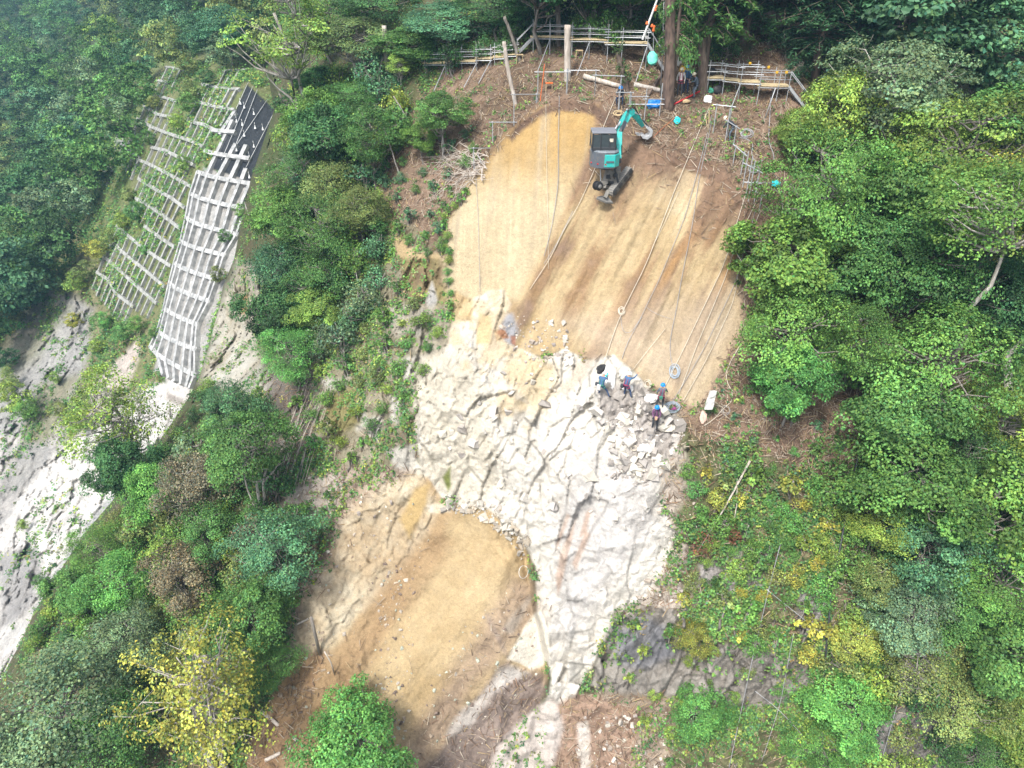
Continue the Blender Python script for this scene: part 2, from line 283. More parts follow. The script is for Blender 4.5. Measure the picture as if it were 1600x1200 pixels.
hh[sel] = (hbig * .60 + h1 * .55 * am + h2 * .26 * a2m) * np.minimum(fz[sel], 1.5)
gap = np.zeros(len(NX), np.float32); gap[sel] = (np.clip(1 - e1 / .07, 0, 1) * .05 + np.clip(1 - e2 / .09, 0, 1) * .02) * np.minimum(fz[sel], 1)
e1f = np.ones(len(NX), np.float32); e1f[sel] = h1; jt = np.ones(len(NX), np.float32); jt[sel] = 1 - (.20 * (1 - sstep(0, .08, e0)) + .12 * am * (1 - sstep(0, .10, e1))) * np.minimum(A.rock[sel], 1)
hh -= gap
hh += A.rough * (fbm(P0, .8, 4, 161) * 1.3)
fs0 = streak(P0, (1100, 280, 45), (970, 540, 43.6), .35, 86)
hh += (.26 * st1 + .13 * fs0) * rightm + .10 * st2 * mLeft + .22 * st3 * sc_in
hh += fbm(P0, 9.0, 3, 171) * .5 * (1 - scarm * .6)
D1f = D1 - hh
PN = world(NX, NY, D1f)
fs = streak(P0, (1100, 280, 45), (970, 540, 43.6), .16, 84) * rightm + streak(P0, (840, 200, 47), (835, 440, 45), .13, 94) * mLeft + streak(P0, (800, 840, 45), (600, 1150, 42.5), .22, 97) * sc_in * .7
A.col *= (1 + .13 * fs + .10 * fs0 * rightm + .08 * fbm(P0, .5, 3, 187))[:, None]
# block-wise tint on bare rock (each block weathers differently)
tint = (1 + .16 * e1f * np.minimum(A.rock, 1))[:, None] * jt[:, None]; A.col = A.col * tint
# rim lip at the head of the scar is already soil-coloured; grain
A.col *= (1 + .10 * A.n3 + .05 * fbm(P0, .2, 2, 181))[:, None]
DN = D1f.reshape(nsh); DN0 = (D1f - od * 1.6).reshape(nsh)

# ------------------------------------------------------------------ mid hillside
B = Paint(MX, MY, Q0, wobM)
B.put(None, 0, 0, (.05, .08, .035), (.08, .09, .04), veg=.9, rough=.3)
GR1, GR2 = (.15, .17, .07), (.22, .19, .12)
B.put([(260,80),(440,100),(420,250),(380,420),(290,600),(230,560),(200,500),(140,440),(120,330),(180,220),(230,110)], 8, .6, (.13,.17,.06), (.18,.18,.09), veg=.95, rough=.3)
B.put([(100,330),(160,420),(250,520),(250,600),(220,640),(140,700),(60,800),(0,800),(0,560),(60,440)], 12, .8, GR1, GR2, veg=.6, rough=.4)
SLAB1, SLAB2 = (.36, .35, .33), (.25, .245, .235)
B.put([(0,560),(40,480),(80,450),(150,480),(140,540),(120,600),(90,690),(40,760),(-400,1000),(-400,700)], 10, 1, SLAB1, SLAB2, rock=.9, veg=.16, rough=.5)
B.put([(0,480),(50,440),(110,480),(60,560),(0,600)], 14, 1.2, GR1, GR2, veg=.6, rough=.4, op=.6)
B.put([(0,680),(50,690),(90,640),(110,700),(60,770),(0,860),(-300,1000),(-300,700)], 8, .9, (.46,.43,.40), SLAB2, rock=.8, veg=.1, rough=.4)
B.put([(150,595),(215,530),(220,545),(200,600),(165,640),(140,660)], 5, .6, (.47,.40,.35), (.38,.35,.32), rock=.5, veg=.05, rough=.3)
B.put([(-400,1150),(0,820),(60,740),(110,690),(160,650),(230,600),(310,600),(310,660),(240,720),(180,800),(100,920),(0,1090),(-400,1500)], 6, .8, (.62,.60,.56), (.42,.40,.38), rock=.8, veg=.07, rough=.45)
B.put([(0,870),(60,850),(75,900),(40,960),(0,980)], 8, .9, (.33,.32,.31), (.22,.21,.20), rock=.9, veg=.12, rough=.5)
B.put([(35,690),(75,655),(60,740),(0,790),(0,770)], 5, .6, (.22,.21,.2), (.3,.29,.27), rock=.5, veg=.2)
B.put([(60,600),(120,590),(80,680),(40,690)], 10, 1, GR1, GR2, veg=.6, rough=.3, op=.7)
B.put([(250,600),(310,590),(318,640),(270,640)], 5, .6, (.58,.55,.51), (.44,.42,.39), rock=.5, rough=.4)
B.put([(275,650),(318,630),(290,680),(250,710)], 4, .6, (.62,.56,.46), (.55,.50,.41), rock=.6, rough=.3)
B.put([(262,612),(300,632),(285,636),(270,630),(258,622)], 3, .3, (.30,.27,.24), (.34,.31,.28), rough=.1)
# stream bed
B.put([(298,628),(278,640),(245,688),(200,745),(140,810),(60,930),(0,1010),(0,1024),(66,938),(146,820),(206,752),(254,694),(288,648)], 3, .25, (.33,.33,.33), (.42,.40,.37), rough=.05)
# the framed panel: sprayed mortar inside the cells, dark fleece above it
B.put([(318,262),(408,282),(392,330),(372,405),(352,450),(330,520),(310,610),(240,580),(262,500),(290,380)], 2, .1, (.42,.415,.40), (.26,.245,.22), rock=.35, rough=.35)
B.put([(386,132),(440,180),(425,205),(405,288),(326,262),(360,190)], 2, .1, (.045,.05,.055), (.03,.035,.042), rough=.08)
B.put([(250,570),(310,590),(312,612),(262,602)], 4, .3, (.60,.58,.55), (.5,.48,.46), rough=.3)
fz2 = B.rock; h4 = np.zeros(len(MX), np.float32); sel = fz2 > .03
Qa = Q0[sel] * np.array([1.1, .9, .55]); a1, b1 = facets(Qa, 2.6, 201, .9); a2, b2 = facets(Qa, 1.1, 231, .8)
h4[sel] = (a1 * 1.25 + a2 * .6 - np.clip(1 - b1 / .08, 0, 1) * .08) * fz2[sel]
h4 += B.rough * fbm(Q0, 2.0, 4, 261) * 1.5 + fbm(Q0, 14, 3, 271) * 1.2 * (D2 / 120) * (1 - polymask(MX, MY, [(230,80),(450,80),(440,300),(330,640),(230,620),(130,430)], 30))
h4 = h4 * np.where(polymask(MX, MY, [(386,132),(440,180),(392,330),(330,520),(310,610),(240,580),(290,380),(326,262)], 4) > .4, .3, 1)
D2f = D2 - h4; PM = world(MX, MY, D2f); DM = D2f.reshape(msh)
B.col *= (1 + .10 * B.n3)[:, None]

# ------------------------------------------------------------------ lookup of the built surfaces
def bil(gxs, gys, A_, px, py):
    px = np.clip(np.asarray(px, float), gxs[0], gxs[-1] - 1e-3); py = np.clip(np.asarray(py, float), gys[0], gys[-1] - 1e-3)
    i = np.clip(np.searchsorted(gxs, px, 'right') - 1, 0, len(gxs) - 2); j = np.clip(np.searchsorted(gys, py, 'right') - 1, 0, len(gys) - 2)
    a = (px - gxs[i]) / (gxs[i + 1] - gxs[i]); b = (py - gys[j]) / (gys[j + 1] - gys[j])
    return (A_[j, i] * (1 - a) + A_[j, i + 1] * a) * (1 - b) + (A_[j + 1, i] * (1 - a) + A_[j + 1, i + 1] * a) * b
def tN(px, py): return bil(gx, gy, DN, px, py)
def tN0(px, py): return bil(gx, gy, DN0, px, py)
def tM(px, py): return bil(mx, my, DM, px, py)
def near(px, py, off=0.0): return Vector(world(px, py, tN(px, py) - off))
def mid(px, py, off=0.0): return Vector(world(px, py, tM(px, py) - off))
def base_under(cx, cy, h, T):
    """ground point whose vertical projection h metres up lands on photo pixel (cx, cy)"""
    bx, by = cx, cy
    for _ in range(14):
        t = float(T(bx, by)); P = world(bx, by, t); P[2] += h
        x, y, _t = project(P); bx += (cx - x) * .8; by += (cy - y) * .8
        by = min(by, 1480)
    return Vector(world(bx, by, float(T(bx, by)))), bx, by
# ------------------------------------------------------------------ mesh helpers
def setattr_col(me, name, col, dom='POINT'):
    a = me.color_attributes.new(name, 'FLOAT_COLOR', dom)
    c4 = np.ones((len(col), 4), np.float32); c4[:, :3] = np.clip(col, 0, 1); a.data.foreach_set('color', c4.ravel())
def quadmesh(name, V, Q, mat, col=None, smooth=False, extra=None):
    me = bpy.data.meshes.new(name); V = np.asarray(V, np.float32); Q = np.asarray(Q, np.int32)
    k = Q.shape[1]
    me.vertices.add(len(V)); me.vertices.foreach_set('co', V.ravel())
    me.loops.add(Q.size); me.loops.foreach_set('vertex_index', Q.ravel())
    me.polygons.add(len(Q)); me.polygons.foreach_set('loop_start', np.arange(0, Q.size, k, dtype=np.int32))
    me.polygons.foreach_set('use_smooth', np.full(len(Q), smooth)); me.update(calc_edges=True)
    if col is not None: setattr_col(me, 'Col', col)
    if extra:
        for nm, v in extra.items():
            a = me.attributes.new(nm, 'FLOAT', 'POINT'); a.data.foreach_set('value', np.asarray(v, np.float32))
    me.materials.append(mat); return me
def gridmesh(name, P, shp, mat, col, keep=None, extra=None, flat=None):
    h_, w_ = shp; idx = np.arange(h_ * w_).reshape(h_, w_)
    Q = np.stack([idx[:-1, :-1], idx[1:, :-1], idx[1:, 1:], idx[:-1, 1:]], -1).reshape(-1, 4)
    if keep is not None:
        k = keep.reshape(h_, w_); kk = k[:-1, :-1] & k[1:, :-1] & k[1:, 1:] & k[:-1, 1:]; Q = Q[kk.ravel()]
    me = quadmesh(name, P, Q, mat, col, True, extra)
    if flat is not None: me.polygons.foreach_set('use_smooth', ~(flat[Q[:, 0]]))
    return me
def link(name, me, parent=None, loc=None, **kw):
    o = bpy.data.objects.new(name, me); COL.objects.link(o)
    if parent is not None: o.parent = parent
    if loc is not None: o.location = loc
    for k, v in kw.items(): o[k] = v
    return o
# ------------------------------------------------------------------ materials
def newmat(name): m = bpy.data.materials.new(name); m.use_nodes = True; n = m.node_tree; return m, n, n.nodes['Principled BSDF']
def ground_mat(name, scale, amp, lo=.86, hi=1.13):
    m, n, b = newmat(name); at = n.nodes.new('ShaderNodeAttribute'); at.attribute_name = 'Col'
    geo = n.nodes.new('ShaderNodeTexCoord'); no = n.nodes.new('ShaderNodeTexNoise'); no.inputs['Scale'].default_value = scale; no.inputs['Detail'].default_value = 8; no.inputs['Roughness'].default_value = .68
    n.links.new(geo.outputs['Object'], no.inputs['Vector'])
    mp = n.nodes.new('ShaderNodeMapRange'); mp.inputs['From Min'].default_value = .3; mp.inputs['From Max'].default_value = .7; mp.inputs['To Min'].default_value = lo; mp.inputs['To Max'].default_value = hi
    n.links.new(no.outputs['Fac'], mp.inputs['Value'])
    n2 = n.nodes.new('ShaderNodeTexNoise'); n2.inputs['Scale'].default_value = scale * 4.2; n2.inputs['Detail'].default_value = 3; n.links.new(geo.outputs['Object'], n2.inputs['Vector'])
    m2 = n.nodes.new('ShaderNodeMapRange'); m2.inputs['From Min'].default_value = .3; m2.inputs['From Max'].default_value = .7; m2.inputs['To Min'].default_value = .82; m2.inputs['To Max'].default_value = 1.16; n.links.new(n2.outputs['Fac'], m2.inputs['Value'])
    ml = n.nodes.new('ShaderNodeMath'); ml.operation = 'MULTIPLY'; n.links.new(mp.outputs[0], ml.inputs[0]); n.links.new(m2.outputs[0], ml.inputs[1])
    vm = n.nodes.new('ShaderNodeVectorMath'); vm.operation = 'SCALE'; n.links.new(at.outputs['Color'], vm.inputs[0]); n.links.new(ml.outputs[0], vm.inputs['Scale'])
    n.links.new(vm.outputs[0], b.inputs['Base Color']); b.inputs['Roughness'].default_value = .95; b.inputs['Specular IOR Level'].default_value = .15
    bp = n.nodes.new('ShaderNodeBump'); bp.inputs['Distance'].default_value = amp; bp.inputs['Strength'].default_value = .8
    n.links.new(no.outputs['Fac'], bp.inputs['Height']); n.links.new(bp.outputs[0], b.inputs['Normal']); return m
M_near = ground_mat('hillside_ground', 5.5, .16); M_mid = ground_mat('far_slope_ground', 1.6, .5, .75, 1.2)
keepN = (od < 60) | (NX < -400)
keepN = od < 45
link('hillside_ground', gridmesh('hillside_ground', PN, nsh, M_near, A.col, keepN, flat=None), kind='structure')
link('valley_slope', gridmesh('valley_slope', PM, msh, M_mid, B.col, flat=None), kind='structure')
# ------------------------------------------------------------------ foliage and bark materials (tinted by each object's own colour)
def leaf_mat():
    m, n, b = newmat('leaves'); at = n.nodes.new('ShaderNodeAttribute'); at.attribute_name = 'Col'; oi = n.nodes.new('ShaderNodeObjectInfo')
    mx_ = n.nodes.new('ShaderNodeVectorMath'); mx_.operation = 'MULTIPLY'; n.links.new(at.outputs['Color'], mx_.inputs[0]); n.links.new(oi.outputs['Color'], mx_.inputs[1])
    n.links.new(mx_.outputs[0], b.inputs['Base Color']); b.inputs['Roughness'].default_value = .55; b.inputs['Specular IOR Level'].default_value = .3
    tr = n.nodes.new('ShaderNodeBsdfTranslucent'); n.links.new(mx_.outputs[0], tr.inputs['Color']); ms = n.nodes.new('ShaderNodeMixShader'); ms.inputs[0].default_value = .3
    n.links.new(b.outputs[0], ms.inputs[1]); n.links.new(tr.outputs[0], ms.inputs[2]); n.links.new(ms.outputs[0], n.nodes['Material Output'].inputs[0]); return m
M_leaf = leaf_mat()
def bark_mat(name, c1, c2, sc=6, stretch=.25):
    m, n, b = newmat(name); tc = n.nodes.new('ShaderNodeTexCoord'); mp = n.nodes.new('ShaderNodeMapping'); mp.inputs['Scale'].default_value = (1, 1, stretch)
    no = n.nodes.new('ShaderNodeTexNoise'); no.inputs['Scale'].default_value = sc; no.inputs['Detail'].default_value = 5; cr_ = n.nodes.new('ShaderNodeValToRGB')
    cr_.color_ramp.elements[0].color = (*c1, 1); cr_.color_ramp.elements[0].position = .35; cr_.color_ramp.elements[1].color = (*c2, 1); cr_.color_ramp.elements[1].position = .65
    n.links.new(tc.outputs['Object'], mp.inputs[0]); n.links.new(mp.outputs[0], no.inputs['Vector']); n.links.new(no.outputs['Fac'], cr_.inputs[0]); n.links.new(cr_.outputs[0], b.inputs['Base Color'])
    b.inputs['Roughness'].default_value = .9; bp = n.nodes.new('ShaderNodeBump'); bp.inputs['Distance'].default_value = .03; n.links.new(no.outputs['Fac'], bp.inputs['Height']); n.links.new(bp.outputs[0], b.inputs['Normal']); return m
M_bark = bark_mat('grey_bark', (.12, .10, .085), (.27, .25, .22)); M_pale = bark_mat('pale_bark', (.26, .23, .20), (.50, .47, .43)); M_dbark = bark_mat('brown_bark', (.085, .06, .045), (.20, .15, .12)); M_dead = bark_mat('bleached_wood', (.34, .29, .24), (.56, .50, .44))
# ------------------------------------------------------------------ tubes
def tube(path, radii, sides=6, cap=True):
    path = np.asarray(path, float); n = len(path); T = np.gradient(path, axis=0); T /= np.linalg.norm(T, axis=1)[:, None] + 1e-9
    ref = np.array([0, 0, 1.]) if abs(T[0][2]) < .9 else np.array([1., 0, 0]); V = []; 
    for i in range(n):
        a = np.cross(T[i], ref); a /= np.linalg.norm(a) + 1e-9; b = np.cross(T[i], a)
        for k in range(sides):
            q = 2 * math.pi * k / sides; V.append(path[i] + radii[i] * (math.cos(q) * a + math.sin(q) * b))
    Q = [(i * sides + k, i * sides + (k + 1) % sides, (i + 1) * sides + (k + 1) % sides, (i + 1) * sides + k) for i in range(n - 1) for k in range(sides)]
    return np.array(V), Q
class MB:
    """collects solids and builds them as one mesh"""
    def __init__(s): s.v = []; s.f = []; s.n = 0
    def add(s, V, Fc):
        s.v.extend([tuple(map(float, p)) for p in V]); s.f.extend([tuple(int(i) + s.n for i in f) for f in Fc]); s.n += len(V)
    def tube(s, path, r, sides=6):
        r = [r] * len(path) if np.isscalar(r) else r; V, Q = tube(path, r, sides); k = len(path) - 1
        s.add(V, Q + [tuple(range(sides))[::-1], tuple(k * sides + i for i in range(sides))]); return s
    def bar(s, a, b, r, sides=6): return s.tube([tuple(a), tuple(b)], r, sides)
    def box(s, c, size, rot=None, bev=0, R=None):
        x, y, z = [q / 2 for q in size]; M_ = R if R is not None else (Matrix.Rotation(0, 3, 'X') if rot is None else rot)
        if bev <= 0:
            pts = [(-x,-y,-z),(x,-y,-z),(x,y,-z),(-x,y,-z),(-x,-y,z),(x,-y,z),(x,y,z),(-x,y,z)]; fs = [(0,3,2,1),(4,5,6,7),(0,1,5,4),(1,2,6,5),(2,3,7,6),(3,0,4,7)]
        else:
            bm = bmesh.new(); bmesh.ops.create_cube(bm, size=1); bmesh.ops.scale(bm, vec=size, verts=bm.verts); bmesh.ops.bevel(bm, geom=bm.edges[:], offset=bev, segments=2, affect='EDGES', profile=.5)
            bm.verts.index_update(); pts = [tuple(v.co) for v in bm.verts]; fs = [tuple(v.index for v in f.verts) for f in bm.faces]; bm.free()
        s.add([Vector(c) + M_ @ Vector(p) for p in pts], fs); return s
    def beam(s, a, b, wdt, dpt, up=(0, 0, 1)):
        """rectangular beam from a to b; width across, depth along 'up'"""
        a, b = Vector(a), Vector(b); d = (b - a); L = d.length
        if L < 1e-4: return s
        d.normalize(); u = Vector(up); u = u - d * u.dot(d)
        if u.length < 1e-3: u = Vector((1, 0, 0)) - d * d.x
        u.normalize(); sx = d.cross(u); R = Matrix((sx, d, u)).transposed(); return s.box((a + b) / 2, (wdt, L, dpt), R=R)
    def prism(s, pts2, y0, y1, fn=lambda x, y, z: (x, y, z)):
        """outline in x,z extruded along y"""
        n = len(pts2); s.add([fn(p[0], y0, p[1]) for p in pts2] + [fn(p[0], y1, p[1]) for p in pts2], [tuple(range(n)), tuple(range(2 * n - 1, n - 1, -1))] + [(i, i + n, (i + 1) % n + n, (i + 1) % n) for i in range(n)]); return s
    def lathe(s, c, prof, axis=(0, 0, 1), sides=16):
        ax = Vector(axis).normalized(); a = ax.orthogonal().normalized(); b = ax.cross(a); c = Vector(c); V = []; Fc = []
        for r, h in prof:
            for k in range(sides): q = 2 * math.pi * k / sides; V.append(c + ax * h + (a * math.cos(q) + b * math.sin(q)) * max(r, 1e-4))
        for i in range(len(prof) - 1):
            for k in range(sides): Fc.append((i * sides + k, i * sides + (k + 1) % sides, (i + 1) * sides + (k + 1) % sides, (i + 1) * sides + k))
        Fc += [tuple(range(sides))[::-1], tuple((len(prof) - 1) * sides + k for k in range(sides))]; s.add(V, Fc); return s
    def mesh(s, name, mat, smooth=False):
        me = bpy.data.meshes.new(name); me.from_pydata(s.v, [], s.f); me.update()
        if smooth: me.polygons.foreach_set('use_smooth', [True] * len(me.polygons))
        me.materials.append(mat); return me
    def obj(s, name, mat, parent=None, loc=None, smooth=False, **kw): return link(name, s.mesh(name, mat, smooth), parent, loc, **kw)
# ------------------------------------------------------------------ leaves
def leafquads(C, N, size, asp, r, curl=.0):
    """one small folded leaf per centre C with normal N"""
    n = len(C); a = r.normal(size=(n, 3)); a -= N * (a * N).sum(1)[:, None]; a /= np.linalg.norm(a, axis=1)[:, None] + 1e-9; b = np.cross(N, a)
    s_ = (size * r.uniform(.6, 1.4, n))[:, None]
    V = np.stack([C - a * s_ * .5, C + b * s_ * asp * .5 + a * s_ * .05 + N * s_ * .08, C + a * s_ * .5, C - b * s_ * asp * .5 + a * s_ * .05 + N * s_ * .08], 1).reshape(-1, 3)
    return V, np.arange(4 * n).reshape(n, 4)
G0 = np.array([1., 1., 1.])
def leafcol(n, r, base, var=.30, clump=None):
    """light and dark, yellower and bluer leaves round a base"""
    k = r.normal(0, 1, n) * var * .6 + (0 if clump is None else clump); y = r.normal(0, 1, n) * .13
    c = np.array(base)[None] * np.exp(k)[:, None]; c = c * np.stack([1 + y * 1.3, 1 + y * .35, 1 - y * .6], 1)
    return np.repeat(np.clip(c, .02, 2.2) * .4, 4, 0)     # stored x0.4, object colours are given x2.5
def rdir(n, r): v = r.normal(size=(n, 3)); return v / np.linalg.norm(v, axis=1)[:, None]
def bend(a, b, sag, r, n=5, wob=.1):
    a, b = np.array(a, float), np.array(b, float); t = np.linspace(0, 1, n)[:, None]; L = np.linalg.norm(b - a)
    p = a * (1 - t) + b * t + np.array([0, 0, sag]) * L * (t * (1 - t)) * 4 * .5; o = r.normal(size=(n, 3)) * L * wob * .5; o[0] = 0; o[-1] = 0; return p + o
def broadleaf(name, seed, H, R, nc, nl, leaf, cb=.35, flat=.42, cr_=.30, bark=None, upb=.8, shell=.55, trunks=1, bare=0.0, lean=0.0):
    r = np.random.default_rng(seed); rc = H * (1 - cb) / 2; cz = H * cb + rc
    cen = []
    while len(cen) < nc:
        u = rdir(1, r)[0]; u[2] = u[2] * .9 + .12; q = r.uniform(shell, 1) ** .6
        p = u * q; lob = 1 + .38 * math.sin(3 * math.atan2(p[1], p[0]) + seed) + .15 * math.sin(5 * math.atan2(p[1], p[0]) + 2 * seed + 3 * p[2])
        c = np.array([p[0] * R * lob, p[1] * R * lob, cz + p[2] * rc])
        if all(np.linalg.norm((c - e) / [1, 1, .6]) > R * cr_ * .42 for e in cen[-60:]): cen.append(c)
        elif r.uniform() < .08: cen.append(c)
    cen = np.array(cen); L = []; NN = []; K = []
    for c in cen:
        n_ = int(nl * r.uniform(.5, 1.4)); rad = R * cr_ * r.uniform(.65, 1.3); d = rdir(n_, r); q = r.uniform(.25, 1, n_) ** .5
        out = (c - [0, 0, cz]) / (np.linalg.norm(c - [0, 0, cz]) + 1e-6); tilt = np.array([out[0], out[1], 0]) * -.28
        e = d * q[:, None] * rad; z = e[:, 2] * flat + (e @ tilt); e[:, 2] = np.where(d[:, 2] < -.2, z * .6, z)
        L.append(c + e); nn = np.array([0, 0, 1.]) * upb + out * .35 + d * .45 + r.normal(size=(n_, 3)) * .38; NN.append(nn / np.linalg.norm(nn, axis=1)[:, None]); K.append(np.full(n_, r.normal() * .38))
    L = np.concatenate(L); NN = np.concatenate(NN); K = np.concatenate(K)
    V, Q = leafquads(L, NN, leaf, .72, r); crown = quadmesh(name + '_crown', V, Q, M_leaf, leafcol(len(L), r, G0, .38, K))
    mb = MB(); tops = []
    for k in range(trunks):
        o = np.array([r.normal() * .12 * k, r.normal() * .12 * k, -1.0]); tip = np.array([r.normal() * R * .25 + lean * H, r.normal() * R * .25, H * .86]); tr = bend(o, tip, 0, r, 8, .05); rr = np.linspace(H * .018 + .05, .03, 8); mb.tube(tr, list(rr), 7); tops.append(tr)
    for c in cen[: int(nc * .75)]:
        tr = tops[r.integers(len(tops))]; zz = max(min(c[2] - abs(r.normal()) * H * .12 - H * .06, H * .8), H * cb * (.6 if cb < .5 else .98)); i = np.argmin(abs(tr[:, 2] - zz)); j = min(i + 1, 7)
        s0 = tr[i]; e0 = c + np.array([0, 0, -.1]); pth = bend(s0, e0, -.12, r, 5, .10); mb.tube(pth, list(np.linspace(.035 + .006 * H, .012, 5)), 4)
        if bare > 0 and r.uniform() < bare:
            for _ in range(4): mb.tube(bend(pth[3], pth[3] + rdir(1, r)[0] * R * .28, 0, r, 4, .1), [.014, .012, .009, .006], 3)
    trunk = mb.mesh(name + '_trunk', bark or M_bark, True); return dict(crown=crown, trunk=trunk, H=H, R=R, zc=cz)
def conifer(name, seed, H, R, leaf=.34, nb=150, per=55):
    r = np.random.default_rng(seed); L = []; NN = []; K = []; mb = MB(); mb.tube(bend((0, 0, -1), (0, 0, H), 0, r, 8, .015), list(np.linspace(H * .02, .03, 8)), 8)
    for i in range(nb):
        f = r.uniform(.12, 1) ** .9; z = H * f; az = r.uniform(0, 6.283); bl = R * (1.03 - f) ** .75 * r.uniform(.7, 1.1); d = np.array([math.cos(az), math.sin(az), 0]); e = np.array([0, 0, z]) + d * bl + [0, 0, -bl * .22]
        pth = bend((0, 0, z), e, .10, r, 5, .03); mb.tube(pth, [.05, .04, .03, .02, .01], 3); n_ = int(per * (bl / R + .15)); t = r.uniform(.15, 1, n_); c = np.array([0, 0, z]) * (1 - t[:, None]) + e * t[:, None]; c[:, 2] += .10 * bl * 2 * t * (1 - t)
        side = np.array([-d[1], d[0], 0]); wd = bl * .30 * (1 - t * .5); c = c + side * (r.uniform(-1, 1, n_) * wd)[:, None] + np.array([0, 0, 1]) * (-r.uniform(0, .12, n_) * bl * .6)[:, None]
        L.append(c); nn = np.array([0, 0, 1.]) + r.normal(size=(n_, 3)) * .35; NN.append(nn / np.linalg.norm(nn, axis=1)[:, None]); K.append(np.full(n_, r.normal() * .25))
    L = np.concatenate(L); NN = np.concatenate(NN); K = np.concatenate(K); V, Q = leafquads(L, NN, leaf, .34, r)
    return dict(crown=quadmesh(name + '_crown', V, Q, M_leaf, leafcol(len(L), r, G0, .35, K)), trunk=mb.mesh(name + '_trunk', M_dbark, True), H=H, R=R, zc=H * .45)
def baretree(name, seed, H, R, mat, nb=26, depth=2, tr=.05, leafn=0):
    r = np.random.default_rng(seed); mb = MB(); t0 = bend((0, 0, -.4), (R * .15, 0, H * .9), 0, r, 7, .05); mb.tube(t0, list(np.linspace(tr, tr * .3, 7)), 5); L = []
    for _ in range(nb):
        i = r.integers(2, 7); az = r.uniform(0, 6.283); e = t0[i] + np.array([math.cos(az) * R, math.sin(az) * R, H * r.uniform(.05, .3)]) * r.uniform(.4, 1); p = bend(t0[i], e, 0, r, 5, .12); mb.tube(p, list(np.linspace(tr * .45, tr * .15, 5)), 3)
        for _ in range(depth * 2):
            j = r.integers(1, 5); e2 = p[j] + rdir(1, r)[0] * R * .3; mb.tube(bend(p[j], e2, 0, r, 4, .12), [tr * .22, tr * .2, tr * .15, tr * .1], 3); L.append(e2)
    return dict(crown=None, trunk=mb.mesh(name + '_trunk', mat, True), H=H, R=R, zc=H * .6)
T_ = {}
for i, (s, cb, fl, cr_, nc) in enumerate([(1, .30, .62, .30, 95), (2, .25, .52, .34, 85), (3, .35, .75, .28, 105), (4, .28, .48, .36, 75)]):
    T_['maple%d' % i] = broadleaf('maple', s, 9, 4.2, int(nc * .9), 250, (.21, .15, .24, .18)[i], cb, fl, cr_ * .92, upb=.5)
T_['bigleaf'] = broadleaf('big_leaf', 11, 9, 4.2, 90, 90, .38, .25, .6, .30, upb=1.0)
T_['sparse0'] = broadleaf('sparse', 21, 9, 3.8, 95, 85, .17, .25, .55, .26, bark=M_pale, bare=.8, trunks=3, upb=.5)
T_['sparse1'] = broadleaf('sparse', 22, 9, 3.8, 100, 190, .18, .40, .45, .28, bark=M_pale, bare=.6, trunks=2, upb=.6)
T_['fine0'] = broadleaf('fine', 31, 8, 4.4, 110, 120, .20, .22, .7, .27, upb=.35, shell=.45)
T_['tallbirch'] = broadleaf('tall_birch', 43, 17, 3.6, 75, 170, .17, .68, .55, .32, bark=M_pale, bare=.3)
T_['birch'] = broadleaf('birch', 41, 12, 3.0, 70, 120, .15, .45, .45, .30, bark=M_pale, bare=.3)
for i in range(3): T_['bush%d' % i] = broadleaf('bush', 50 + i, 2.2, 1.3, 34, 70, .13, .08, .6, .36, shell=.35, trunks=3, cb=.05) if False else broadleaf('bush', 50 + i, 2.2, 1.3, 30, 46, .15, .06, .8, .42, shell=.3, trunks=3, upb=.4)
T_['weed'] = broadleaf('weed', 60, 1.0, .55, 14, 26, .13, .05, .6, .45, shell=.2, trunks=3)
for i in range(4): T_['far%d' % i] = broadleaf('far', 70 + i, 11, 4.6, 70, 50, .46, .22, .5, .30, trunks=1)
T_['conifer'] = conifer('fir', 80, 16, 4.0, nb=210, per=95); T_['farfir'] = conifer('fir_small', 81, 14, 2.6, .55, 110, 26)
T_['bare0'] = baretree('bare', 90, 3.2, 1.2, M_dead, tr=.035); T_['bare1'] = baretree('bare_tall', 91, 5, 1.6, M_bark, tr=.05)
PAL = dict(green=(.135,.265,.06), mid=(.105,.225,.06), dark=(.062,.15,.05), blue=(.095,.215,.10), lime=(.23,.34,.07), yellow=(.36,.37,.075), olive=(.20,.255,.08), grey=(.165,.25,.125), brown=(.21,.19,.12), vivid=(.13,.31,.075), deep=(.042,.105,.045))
ntree = {}
def plant(kind, base, sx, sz, colour, label, cat='tree', group=None, name=None, rot=None, lean=(0, 0), single=False, jit=.10):
    T = T_[kind]; name = name or ('shrub' if cat == 'shrub' else 'tree'); rz = random.uniform(0, 6.28) if rot is None else rot
    c = PAL[colour]; k = random.gauss(0, jit); g = random.gauss(0, jit * .5); colr = (c[0] * 2.5 * (1 + k + g), c[1] * 2.5 * (1 + k), c[2] * 2.5 * (1 + k - g), 1)
    if single or T['crown'] is None:
        root = link(name, T['crown'] or T['trunk'], None)
    else:
        root = link(name, None, None); cr__ = link('crown', T['crown'], root); tr__ = link('trunk', T['trunk'], root); cr__.color = colr
    root.color = colr; root.location = base; root.scale = (sx, sx, sz); root.rotation_euler = (lean[0], lean[1], rz)
    root['label'] = label; root['category'] = cat
    if group: root['group'] = group
    ntree[name] = ntree.get(name, 0) + 1; return root
def tree_at(kind, cx, cy, Rpx, colour, label, T=None, hs=None, **kw):
    """a tree whose crown centre is seen at photo pixel (cx,cy), rooted on the ground below it; Rpx crown radius"""
    T = T or tN0; tp = T_[kind]; hs = hs or random.uniform(1.0, 1.35); tt = float(T(cx, cy + Rpx)) * .95
    for _ in range(3):
        R = Rpx * tt / F; sx = R / tp['R']; sz = sx * hs; b, bx, by = base_under(cx, cy, tp['zc'] * sz, T); tt = .5 * tt + .5 * float(project(np.array(b) + [0, 0, tp['zc'] * sz])[2])
    return plant(kind, b, sx, sz, colour, label, **kw)
